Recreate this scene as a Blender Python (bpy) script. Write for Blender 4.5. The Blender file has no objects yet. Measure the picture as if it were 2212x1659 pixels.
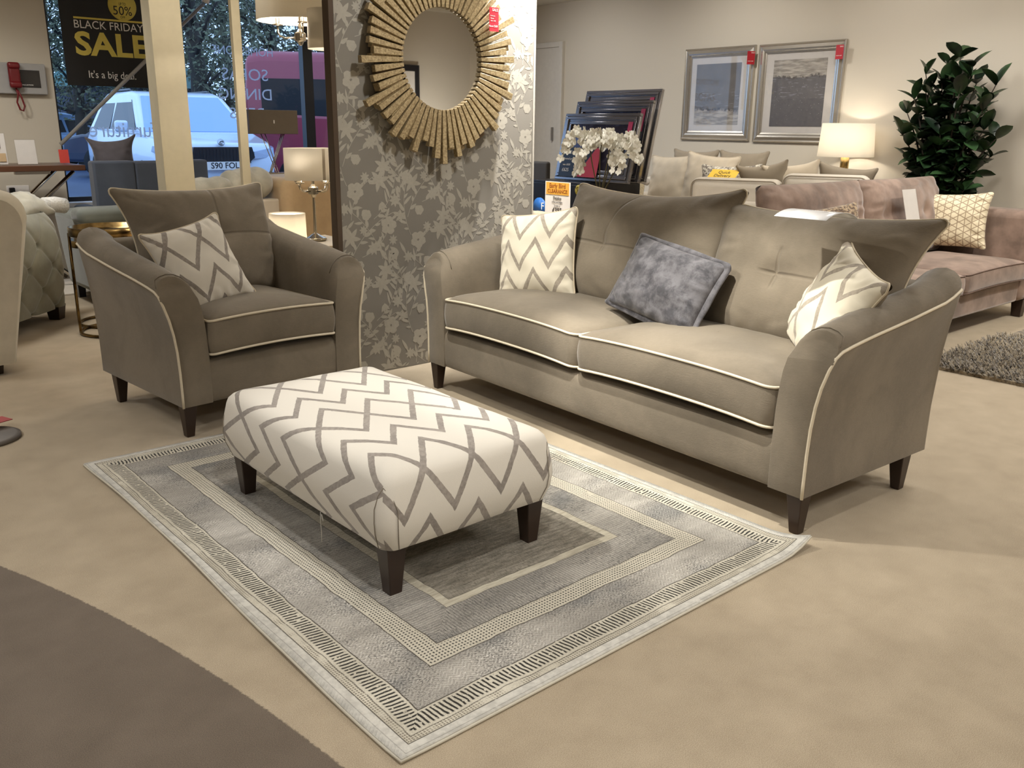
import bpy, bmesh, math, random
from mathutils import Vector, Matrix, noise
import numpy as np
random.seed(7)
PI = math.pi
SC = bpy.context.scene
COL = SC.collection
R = math.radians

# ------------------------------------------------------------------ camera model
FPX, CX, CY = 1920.0, 1106.0, 829.5
PITCH, ROLL, HEAD, CAMZ = math.atan(.2875), R(.64), R(41.04), 1.34
_c, _s = math.cos(HEAD), math.sin(HEAD)
def _rot(v): return Vector((_c*v[0]+_s*v[1], -_s*v[0]+_c*v[1], v[2]))
_f = _rot((0, math.cos(PITCH), -math.sin(PITCH)))
_r0 = _rot((1, 0, 0)); _u0 = _r0.cross(_f)
CR = _r0*math.cos(ROLL)+_u0*math.sin(ROLL)
CU = -_r0*math.sin(ROLL)+_u0*math.cos(ROLL)
def view(x, y): return _f+CR*((x-CX)/FPX)-CU*((y-CY)/FPX)
def onY(x, y, Y):
    d = view(x, y); return Vector((0, 0, CAMZ))+d*(Y/d.y)
def onX(x, y, X):
    d = view(x, y); return Vector((0, 0, CAMZ))+d*(X/d.x)
def onZ(x, y, Z=0):
    d = view(x, y); return Vector((0, 0, CAMZ))+d*((Z-CAMZ)/d.z)
cam = bpy.data.cameras.new('camera'); co = bpy.data.objects.new('camera', cam); COL.objects.link(co)
cam.sensor_width = 36; cam.sensor_fit = 'HORIZONTAL'; cam.lens = FPX/2212*36; cam.clip_start = .02; cam.clip_end = 300
M = Matrix((CR, CU, -_f)).transposed().to_4x4(); M.translation = (0, 0, CAMZ); co.matrix_world = M
SC.camera = co

# ------------------------------------------------------------------ node expressions
class E:
    def __init__(s, nt, sock): s.nt, s.s = nt, sock
    def _m(s, op, *o):
        n = s.nt.nodes.new('ShaderNodeMath'); n.operation = op
        for i, a in enumerate((s,)+o):
            if isinstance(a, E): s.nt.links.new(a.s, n.inputs[i])
            else: n.inputs[i].default_value = float(a)
        return E(s.nt, n.outputs[0])
    def __add__(s, o): return s._m('ADD', o)
    __radd__ = __add__
    def __mul__(s, o): return s._m('MULTIPLY', o)
    __rmul__ = __mul__
    def __sub__(s, o): return s._m('SUBTRACT', o)
    def __rsub__(s, o): return (s*-1)+o
    def __truediv__(s, o): return s._m('DIVIDE', o)
    def abs(s): return s._m('ABSOLUTE')
    def floor(s): return s._m('FLOOR')
    def fract(s): return s._m('FRACT')
    def cos(s): return s._m('COSINE')
    def sin(s): return s._m('SINE')
    def mx(s, o): return s._m('MAXIMUM', o)
    def mn(s, o): return s._m('MINIMUM', o)
    def lt(s, o): return s._m('LESS_THAN', o)
    def gt(s, o): return s._m('GREATER_THAN', o)
    def sqrt(s): return s._m('SQRT')
    def step(s, a, b):           # smooth 0..1 between a and b
        n = s.nt.nodes.new('ShaderNodeMapRange'); n.interpolation_type = 'SMOOTHSTEP'
        s.nt.links.new(s.s, n.inputs[0]); n.inputs[1].default_value = a; n.inputs[2].default_value = b
        n.inputs[3].default_value = 0; n.inputs[4].default_value = 1
        return E(s.nt, n.outputs[0])
    def win(s, a, b, w=.0008): return s.step(a-w, a+w)*(1-s.step(b-w, b+w))
    def tri(s, period):          # triangle wave 0..1..0 with value 0 at 0
        return (1-((s*(1.0/period)).fract()*2-1).abs())
class Mat:
    def __init__(s, name, base=(.5, .5, .5), rough=.6, metal=0, **kw):
        s.m = bpy.data.materials.new(name); s.m.use_nodes = True; s.nt = s.m.node_tree
        s.b = s.nt.nodes['Principled BSDF']
        s.b.inputs['Base Color'].default_value = (*base, 1); s.b.inputs['Roughness'].default_value = rough
        s.b.inputs['Metallic'].default_value = metal
        for k, v in kw.items():
            k = {'sheen': 'Sheen Weight', 'sheenr': 'Sheen Roughness', 'spec': 'Specular IOR Level', 'trans': 'Transmission Weight', 'alpha': 'Alpha',
                 'coat': 'Coat Weight', 'sub': 'Subsurface Weight', 'es': 'Emission Strength', 'ior': 'IOR'}.get(k, k)
            s.b.inputs[k].default_value = v
        s.tc = s.nt.nodes.new('ShaderNodeTexCoord')
    def xyz(s, which='Object'):
        n = s.nt.nodes.new('ShaderNodeSeparateXYZ'); s.nt.links.new(s.tc.outputs[which], n.inputs[0])
        return [E(s.nt, n.outputs[i]) for i in range(3)]
    def comb(s, x, y, z=0):
        n = s.nt.nodes.new('ShaderNodeCombineXYZ')
        for i, a in enumerate((x, y, z)):
            if isinstance(a, E): s.nt.links.new(a.s, n.inputs[i])
            else: n.inputs[i].default_value = a
        return n.outputs[0]
    def noise(s, scale, detail=2, rough=.5, vec=None, which='Object', dist=0):
        n = s.nt.nodes.new('ShaderNodeTexNoise'); n.inputs['Scale'].default_value = scale
        n.inputs['Detail'].default_value = detail; n.inputs['Roughness'].default_value = rough
        n.inputs['Distortion'].default_value = dist
        s.nt.links.new(vec if vec is not None else s.tc.outputs[which], n.inputs['Vector'])
        return E(s.nt, n.outputs[0])
    def voronoi(s, scale, vec=None, which='Object', out='Distance'):
        n = s.nt.nodes.new('ShaderNodeTexVoronoi'); n.inputs['Scale'].default_value = scale
        s.nt.links.new(vec if vec is not None else s.tc.outputs[which], n.inputs['Vector'])
        return E(s.nt, n.outputs[out])
    def mix(s, f, a, b):
        n = s.nt.nodes.new('ShaderNodeMix'); n.data_type = 'RGBA'
        for i, v in ((0, f), (6, a), (7, b)):
            if isinstance(v, E): s.nt.links.new(v.s, n.inputs[i])
            elif isinstance(v, (tuple, list)): n.inputs[i].default_value = (*v, 1)
            elif isinstance(v, (int, float)): n.inputs[i].default_value = v
            else: s.nt.links.new(v, n.inputs[i])
        return n.outputs[2]
    def color(s, sock): s.nt.links.new(sock, s.b.inputs['Base Color']); return s
    def rough(s, e): s.nt.links.new(e.s, s.b.inputs['Roughness']); return s
    def bump(s, e, strength=.3, dist=.002):
        n = s.nt.nodes.new('ShaderNodeBump'); n.inputs['Strength'].default_value = strength; n.inputs['Distance'].default_value = dist
        s.nt.links.new(e.s, n.inputs['Height']); s.nt.links.new(n.outputs[0], s.b.inputs['Normal']); return s
    def emit(s, c, st): s.b.inputs['Emission Color'].default_value = (*c, 1); s.b.inputs['Emission Strength'].default_value = st; return s
def lin(r, g, b):
    f = lambda v: (v/255/12.92 if v <= 10 else ((v/255+.055)/1.055)**2.4)
    return (f(r), f(g), f(b))
def sc(c, k): return tuple(min(1, v*k) for v in c)

def velvet(name, c, mottle=.25, sheen=.35, ms=5, weave=700):
    m = Mat(name, c, .85, sheen=sheen, sheenr=.35, spec=.15)
    n = m.noise(ms, 3, .55); n2 = m.noise(ms*9, 2, .6)
    f = (n.step(.3, .7)*.7+n2*.3)
    m.color(m.mix(f, sc(c, 1-mottle), sc(c, 1+mottle*.8)))
    m.bump(m.noise(weave, 1, .5)+n2*.6, .25, .0015)
    return m.m
def plain(name, c, rough=.6, metal=0, bump=0, bs=200, **kw):
    m = Mat(name, c, rough, metal, **kw)
    n = m.noise(bs*.1, 2)
    m.color(m.mix(n, sc(c, .93), sc(c, 1.07)))
    if bump: m.bump(m.noise(bs, 2), bump, .001)
    return m.m

# ------------------------------------------------------------------ mesh collector
def clearmat(name, tint=(1, 1, 1), gloss=.10, rough=.03):
    m = bpy.data.materials.new(name); m.use_nodes = True; nt = m.node_tree; nt.nodes.clear()
    o = nt.nodes.new('ShaderNodeOutputMaterial'); x = nt.nodes.new('ShaderNodeMixShader'); t = nt.nodes.new('ShaderNodeBsdfTransparent'); g = nt.nodes.new('ShaderNodeBsdfGlossy')
    f = nt.nodes.new('ShaderNodeLayerWeight'); f.inputs[0].default_value = .25; mu = nt.nodes.new('ShaderNodeMath'); mu.operation = 'MULTIPLY_ADD'
    nt.links.new(f.outputs['Fresnel'], mu.inputs[0]); mu.inputs[1].default_value = .09; mu.inputs[2].default_value = gloss*.4
    t.inputs[0].default_value = (*tint, 1); g.inputs['Roughness'].default_value = rough
    nt.links.new(mu.outputs[0], x.inputs[0]); nt.links.new(t.outputs[0], x.inputs[1]); nt.links.new(g.outputs[0], x.inputs[2]); nt.links.new(x.outputs[0], o.inputs[0]); return m
class MB:
    def __init__(s): s.v, s.f, s.mi, s.uv, s.sm = [], [], [], {}, []
    def add(s, vs, fs, mi=0, uvs=None, T=None, smooth=True):
        o = len(s.v)
        for v in vs:
            v = Vector(v); s.v.append(T@v if T is not None else v)
        for k, f in enumerate(fs):
            if uvs is not None: s.uv[len(s.f)] = uvs[k] if isinstance(uvs[k][0], (tuple, list)) else [uvs[i] for i in f]
            s.f.append([o+i for i in f]); s.mi.append(mi); s.sm.append(smooth)
        return s
    def box(s, x0, x1, y0, y1, z0, z1, mi=0, T=None):
        vs = [(x, y, z) for x in (x0, x1) for y in (y0, y1) for z in (z0, z1)]
        fs = [(0, 1, 3, 2), (4, 6, 7, 5), (0, 4, 5, 1), (2, 3, 7, 6), (0, 2, 6, 4), (1, 5, 7, 3)]
        return s.add(vs, fs, mi, T=T, smooth=False)
    def grid(s, fn, nu, nv, mi=0, uvfn=None, cu=False, cv=False, T=None, flip=False, smooth=True):
        vs = [fn(i/nu, j/nv) for i in range(nu if cu else nu+1) for j in range(nv if cv else nv+1)]
        W = nv if cv else nv+1; H = nu if cu else nu+1
        fs, uvs = [], []
        for i in range(nu):
            for j in range(nv):
                q = [(i, j), (i+1, j), (i+1, j+1), (i, j+1)]
                if flip: q.reverse()
                fs.append([(a % H)*W+(b % W) for a, b in q])
                if uvfn: uvs.append([tuple(uvfn(a/nu, b/nv)) for a, b in q])
        return s.add(vs, fs, mi, uvs if uvfn else None, T, smooth)
    def tube(s, pts, r, n=8, closed=False, mi=0, T=None, caps=True, rf=None):
        pts = [Vector(p) for p in pts]; N = len(pts); rings = []
        t0 = (pts[1]-pts[0]).normalized()
        up = Vector((0, 0, 1)) if abs(t0.z) < .9 else Vector((1, 0, 0))
        nrm = t0.cross(up).normalized()
        for i, p in enumerate(pts):
            a = pts[i-1] if (i or closed) else p; b = pts[(i+1) % N] if (i < N-1 or closed) else p
            t = (b-a).normalized() if (b-a).length > 1e-9 else t0
            nrm = (nrm-t*nrm.dot(t)); nrm = nrm.normalized() if nrm.length > 1e-6 else t.orthogonal().normalized()
            bn = t.cross(nrm); rr = rf(i/(N-1)) if rf else r
            rings.append([p+nrm*rr*math.cos(2*PI*k/n)+bn*rr*math.sin(2*PI*k/n) for k in range(n)])
        vs = [v for rg in rings for v in rg]; fs = []
        for i in range(N if closed else N-1):
            j = (i+1) % N
            for k in range(n): fs.append((i*n+k, i*n+(k+1) % n, j*n+(k+1) % n, j*n+k))
        if caps and not closed: fs.append(list(range(n))[::-1]); fs.append([(N-1)*n+k for k in range(n)])
        return s.add(vs, fs, mi, T=T)
    def lathe(s, prof, n=32, mi=0, T=None, smooth=True):
        vs, fs = [], []; m = len(prof)
        for k in range(n):
            a = 2*PI*k/n
            for r, z in prof: vs.append((r*math.cos(a), r*math.sin(a), z))
        for k in range(n):
            for j in range(m-1):
                a, b = k*m+j, ((k+1) % n)*m+j
                q = [a, b, b+1, a+1]
                if prof[j][0] < 1e-6: q = [a, b+1, a+1]
                elif prof[j+1][0] < 1e-6: q = [a, b, a+1]
                fs.append(q)
        return s.add(vs, fs, mi, T=T, smooth=smooth)
    def prism(s, poly, z0, z1, mi=0, T=None, smooth=False):
        n = len(poly); vs = [(x, y, z0) for x, y in poly]+[(x, y, z1) for x, y in poly]
        fs = [list(range(n))[::-1], [n+i for i in range(n)]]+[(i, (i+1) % n, n+(i+1) % n, n+i) for i in range(n)]
        return s.add(vs, fs, mi, T=T, smooth=smooth)
    def hull(s, pts, mi=0, T=None, smooth=False):
        b = bmesh.new()
        for p in pts: b.verts.new(p)
        r = bmesh.ops.convex_hull(b, input=b.verts)
        bmesh.ops.delete(b, geom=[e for e in r['geom_interior'] if isinstance(e, bmesh.types.BMVert)], context='VERTS')
        bmesh.ops.dissolve_limit(b, angle_limit=.02, verts=b.verts, edges=b.edges)
        b.verts.index_update()
        vs = [v.co.copy() for v in b.verts]; fs = [[v.index for v in f.verts] for f in b.faces]; b.free()
        return s.add(vs, fs, mi, T=T, smooth=smooth)
    def build(s, name, mats, parent=None, bevel=0, seg=2, solid=0, subd=0, fixn=True, weld=False, **tags):
        me = bpy.data.meshes.new(name); me.from_pydata([tuple(v) for v in s.v], [], s.f)
        if not isinstance(mats, (list, tuple)): mats = [mats]
        for m in mats: me.materials.append(m)
        if len(s.f) == len(me.polygons):
            me.polygons.foreach_set('material_index', s.mi); me.polygons.foreach_set('use_smooth', s.sm)
            if s.uv:
                uv = me.uv_layers.new(name='UVMap')
                for pi, p in enumerate(me.polygons):
                    if pi in s.uv:
                        for li, q in zip(p.loop_indices, s.uv[pi]): uv.data[li].uv = q
        if fixn or weld:
            b = bmesh.new(); b.from_mesh(me)
            if weld: bmesh.ops.remove_doubles(b, verts=b.verts, dist=1e-5)
            if fixn: bmesh.ops.recalc_face_normals(b, faces=b.faces)
            b.to_mesh(me); b.free()
        me.update()
        o = bpy.data.objects.new(name, me); COL.objects.link(o)
        if parent: o.parent = parent
        if bevel:
            md = o.modifiers.new('bevel', 'BEVEL'); md.width = bevel; md.segments = seg; md.limit_method = 'ANGLE'; md.angle_limit = R(35)
            for p in me.polygons: p.use_smooth = True
            me.set_sharp_from_angle(angle=R(50)) if hasattr(me, 'set_sharp_from_angle') else None
        if subd: md = o.modifiers.new('subd', 'SUBSURF'); md.levels = md.render_levels = subd
        if solid: md = o.modifiers.new('solid', 'SOLIDIFY'); md.thickness = solid; md.offset = 0
        for k, v in tags.items(): o[k] = v
        return o
def thing(name, label, cat, loc=(0, 0, 0), rz=0, group=None, rot=None):
    o = bpy.data.objects.new(name, None); COL.objects.link(o); o.location = loc
    o.rotation_euler = rot if rot else (0, 0, rz); o.empty_display_size = .1
    o['label'] = label; o['category'] = cat
    if group: o['group'] = group
    return o
def tag(o, label, cat, group=None, loc=None, rot=None):
    o['label'] = label; o['category'] = cat
    if group: o['group'] = group
    if loc is not None: o.location = loc
    if rot is not None: o.rotation_euler = rot
    return o
def struct(o): o['kind'] = 'structure'; return o
def dup(src, loc, rz=None, label=None):
    def cp(o, par):
        c = o.copy(); COL.objects.link(c); c.parent = par
        for ch in o.children: cp(ch, c)
        return c
    c = cp(src, None); c.location = loc
    if rz is not None: c.rotation_euler = (0, 0, rz)
    if label: c['label'] = label
    return c
def text(body, size, mat, parent, loc, rot, name='lettering', align='LEFT', ext=.0006, sx=1, bold=0, **tags):
    cu = bpy.data.curves.new(name, 'FONT'); cu.body = body; cu.size = size; cu.align_x = align; cu.extrude = ext; cu.offset = bold
    cu.resolution_u = 3; cu.materials.append(mat)
    t = bpy.data.objects.new('tmp', cu); me = bpy.data.meshes.new_from_object(t); bpy.data.objects.remove(t)
    me.transform(Matrix.Diagonal((sx, 1, 1, 1))); me.name = name
    o = bpy.data.objects.new(name, me); COL.objects.link(o); o.parent = parent; o.location = loc; o.rotation_euler = rot
    for k, v in tags.items(): o[k] = v
    return o
FACE_Y = (PI/2, 0, 0)          # text facing -Y, reading along +X
FACE_X = (PI/2, 0, -PI/2)      # text facing -X, reading along -Y
def rrect(w, h, r, n=6, per=8):
    """rounded rectangle loop centred at 0, extra points on the straights"""
    pts = []
    cs = [(w/2-r, -h/2+r, -PI/2), (w/2-r, h/2-r, 0), (-w/2+r, h/2-r, PI/2), (-w/2+r, -h/2+r, PI)]
    for q, (cx, cy, a0) in enumerate(cs):
        for k in range(n+1): a = a0+PI/2*k/n; pts.append((cx+r*math.cos(a), cy+r*math.sin(a)))
        nx, ny, na = cs[(q+1) % 4]; e = (nx+r*math.cos(na), ny+r*math.sin(na)); b = pts[-1]
        for k in range(1, per): pts.append((b[0]+(e[0]-b[0])*k/per, b[1]+(e[1]-b[1])*k/per))
    return pts
# ------------------------------------------------------------------ materials
TAUPE = lin(129, 119, 104)
def taupe(name, seams=None):
    m = Mat(name, TAUPE, .85, sheen=.45, sheenr=.35, spec=.12)
    a = m.noise(3.2, 3, .55, dist=.4).step(.34, .66); b = m.noise(38, 2, .6)
    x, y, z = m.xyz(); str_ = m.noise(1, 2, .6, vec=m.comb(x*60, y*60, z*240))
    m.color(m.mix(a*.5+b*.25+str_*.25, sc(TAUPE, .74), sc(TAUPE, 1.25)))
    h = m.noise(650, 1)*.35+b*.25+str_*.3
    if seams:
        u, v, _ = m.xyz('UV')
        for bx, bz, vert, hor in seams:
            lu = (1-(u-bx-(v-bz)*(v-bz)*vert[2]).abs().step(.001, .012))*v.win(vert[0], vert[1], .02)
            lv = (1-(v-bz+(u-bx)*.03).abs().step(.001, .012))*u.win(hor[0], hor[1], .03)
            h = h-lu.mx(lv)*3.5
    m.bump(h, .5, .0035); return m.m
m_taupe = taupe('taupe_chenille')
m_pipe = plain('cream_piping', lin(222, 210, 186), .7, bump=.2, bs=600)
m_leg = plain('dark_wood', lin(48, 33, 24), .35, bs=60)
def chevron(name, base, stroke, u0=0, v0=0):
    m = Mat(name, base, .85, sheen=.25, spec=.1)
    u, v, _ = m.xyz('UV')
    wob = (m.noise(55, 2, .5, which='UV')-.5)*.007
    u = u-u0; v = v-v0+wob
    PP = .18
    row = (v*(1/.45)).floor(); w = v-row*.45
    # a lattice of two crossing zigzags every .45 m with one nested zigzag between
    q0 = (1-((u-row*(PP/2))*(1/PP)).fract()*2).abs()
    q1 = (1-((u-(row+1)*(PP/2))*(1/PP)).fract()*2).abs()
    d0 = (w-q0*.14).abs()
    d1 = ((.45-w)-q1*.14).abs()
    dz = (w-(.225+.07-q1*.14)).abs()
    d = d0.mn(d1).mn(dz)*.58
    brush = m.noise(18, 2, .6, which='UV')
    ww = brush*.004+.0088
    k = 1-(d-ww).step(-.0008, .0008)
    sm = m.mix((m.noise(70, 2, .7, which='UV')*.5+m.noise(9, 2, .6, which='UV')*.5).step(.35, .65), sc(stroke, .82), sc(stroke, 1.22))
    m.color(m.mix(k, base, sm))
    m.bump(m.noise(420, 1, .5, which='Object')*.5-k*.6, .35, .0015)
    return m.m
m_chev = chevron('cream_chevron_fabric', lin(224, 218, 206), lin(152, 144, 136))
m_chev2 = chevron('cream_chevron_fabric_warm', lin(230, 222, 202), lin(170, 160, 146), .06, .14)

# ------------------------------------------------------------------ soft furnishing builders
def box_cushion(par, x0, x1, y0, y1, zb, zt, crown, mat, pipe, name='seat_cushion', bulge=.012, sag=0, rc=.05, pr=.0055):
    cx, cy, w, d = (x0+x1)/2, (y0+y1)/2, x1-x0, y1-y0
    lp = rrect(w, d, rc, 5, 14); n = len(lp)
    def defo(p, top):
        x, y, z = p; fx = 2*x/w; fy = 2*y/d
        # seams rise a little mid-side, fall at the corners
        k = (1-fx*fx)
        z += .012*k - sag*abs(fx)**4
        return Vector((cx+x, cy+y, z))
    def ring(s, z, out=0):
        r = []
        for x, y in lp:
            L = math.hypot(x, y) or 1
            r.append(defo((x*s+x/L*out, y*s+y/L*out, z), 1))
        return r
    rings = []
    NC = 12
    for k in range(NC+1):
        s = 1-k/NC*.995 if k else 1
        s2 = max(0.0, 1-s**3.2)
        rings.append(ring(s, zt+crown*(s2**.75)))
    top = rings[::-1]
    side = [ring(1, zt+(zb-zt)*t, bulge*math.sin(PI*t)**.8) for t in (.12, .3, .5, .7, .88)]
    bot = [ring(s, zb-.02*(1-s**3)) for s in (1, .97, .85, .6, .3, .005)]
    allr = top+side+bot; vs = [v for r in allr for v in r]; fs = []
    for i in range(len(allr)-1):
        for k in range(n): fs.append((i*n+k, i*n+(k+1) % n, (i+1)*n+(k+1) % n, (i+1)*n+k))
    mb = MB().add(vs, fs); o = mb.build(name, mat, par)
    if pipe:
        for z in (zt, zb):
            MB().tube(ring(1, z, .003), pr, 8, True).build('piping', pipe, o, label='cream piping' if pipe == m_pipe else 'self piping')
    return o
def pillow(par, w, h, t, mat, pipe=None, name='cushion', ear=.0, cs=.06, pr=.004, seed=0, N=44, deform=None, wr=.006, buttons=None, backmat=None, uv0=(0, 0), label=None, flange=0, p=2.4, rho=.13):
    """knife-edge cushion in local XZ plane, facing -Y, centred at 0"""
    def edge(a): return math.sin(a*PI/2)*.35+a*.65
    def P(u, v, side):
        a, b = edge(u*2-1), edge(v*2-1)
        da, db = max(0, abs(a)-1+rho), max(0, abs(b)-1+rho)
        if da > 0 and db > 0:
            k_ = max(da, db)/math.hypot(da, db); a = math.copysign(1-rho+da*k_, a); b = math.copysign(1-rho+db*k_, b)
        x = w/2*a*(1-cs*(1-b*b)*abs(a)); z = h/2*b*(1-cs*(1-a*a)*abs(b))
        if ear:
            e = (abs(a)*abs(b))**5*ear; x += e*(1 if a > 0 else -1); z += e*(1 if b > 0 else -1)
        th = t/2*max(0, 1-abs(a)**p)**.5*max(0, 1-abs(b)**p)**.5
        nz = noise.noise(Vector((a*2.3+seed*3.1, b*2.3, seed)))*.012*min(1, th/(t*.2+1e-6))
        ed = max(abs(a), abs(b)); fr = max(0, (ed-.55)/.45)*(1-ed**8)
        nz += fr*wr*math.sin((b if abs(a) > abs(b) else a)*17+seed*2+noise.noise(Vector((a*3, b*3, seed+9)))*5)
        y = -side*(th+nz*(1 if side > 0 else .4))
        if buttons and side > 0:
            for (bx, bz, vert, hor) in buttons:
                dx, dz = x-bx, z-bz; g = math.exp(-(dx*dx+dz*dz)/.0032)*.022
                if vert[0] <= z <= vert[1]: g += math.exp(-(dx/.03)**2)*.004
                if hor[0] <= x <= hor[1]: g += math.exp(-(dz/.03)**2)*.004
                y += g
        q = Vector((x, y, z))
        return deform(q) if deform else q
    mb = MB()
    uvf = lambda u, v: ((edge(u*2-1)*w/2+uv0[0]), (edge(v*2-1)*h/2+uv0[1]))
    mb.grid(lambda u, v: P(u, v, 1), N, N, 0, uvf)
    mb.grid(lambda u, v: P(u, v, -1), N, N, 1 if backmat else 0, uvf, flip=True)
    o = mb.build(name, [mat, backmat] if backmat else mat, par, weld=True, fixn=False)
    if label: o['label'] = label
    M_ = 30
    loop = [(i/M_, 0) for i in range(M_)]+[(1, i/M_) for i in range(M_)]+[(1-i/M_, 1) for i in range(M_)]+[(0, 1-i/M_) for i in range(M_)]
    if pipe:
        MB().tube([P(a, b, 1) for a, b in loop], pr, 7, True).build('piping', pipe, o, label='contrast piping around the edge')
    if flange:
        pts = [P(a, b, 1) for a, b in loop]; c = sum(pts, Vector())/len(pts); vs = []; n = len(pts)
        for i, q in enumerate(pts):
            d = (q-c).normalized(); wv = .5+.5*noise.noise(q*14)
            vs += [q-d*.004+Vector((0, -.004, 0)), q+d*flange+Vector((0, .012*wv-.004, 0)), q+d*flange+Vector((0, .012*wv+.003, 0)), q-d*.004+Vector((0, .004, 0))]
        fs = [(i*4+k, i*4+(k+1) % 4, ((i+1) % n)*4+(k+1) % 4, ((i+1) % n)*4+k) for i in range(n) for k in range(4)]
        MB().add(vs, fs).build('flange', mat, o)
    return o
def lean(o, loc, yaw, tilt, roll=0):
    """stand a cushion built facing -Y: yaw about z, tilt back, roll in its own plane"""
    o.matrix_world = Matrix.Translation(loc)@Matrix.Rotation(yaw, 4, 'Z')@Matrix.Rotation(-tilt, 4, 'X')@Matrix.Rotation(roll, 4, 'Y')
    return o
def leg(par, x, y, h, top=.058, bot=.034, mat=None, dx=0, dy=0):
    mb = MB(); a, b = top/2, bot/2
    vs = [(x+sx*b+dx, y+sy*b+dy, 0) for sx, sy in ((-1, -1), (1, -1), (1, 1), (-1, 1))]+[(x+sx*a, y+sy*a, h) for sx, sy in ((-1, -1), (1, -1), (1, 1), (-1, 1))]
    mb.add(vs, [(3, 2, 1, 0), (4, 5, 6, 7), (0, 1, 5, 4), (1, 2, 6, 5), (2, 3, 7, 6), (3, 0, 4, 7)], smooth=False)
    return mb.build('leg', mat or m_leg, par, bevel=.003)

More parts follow.
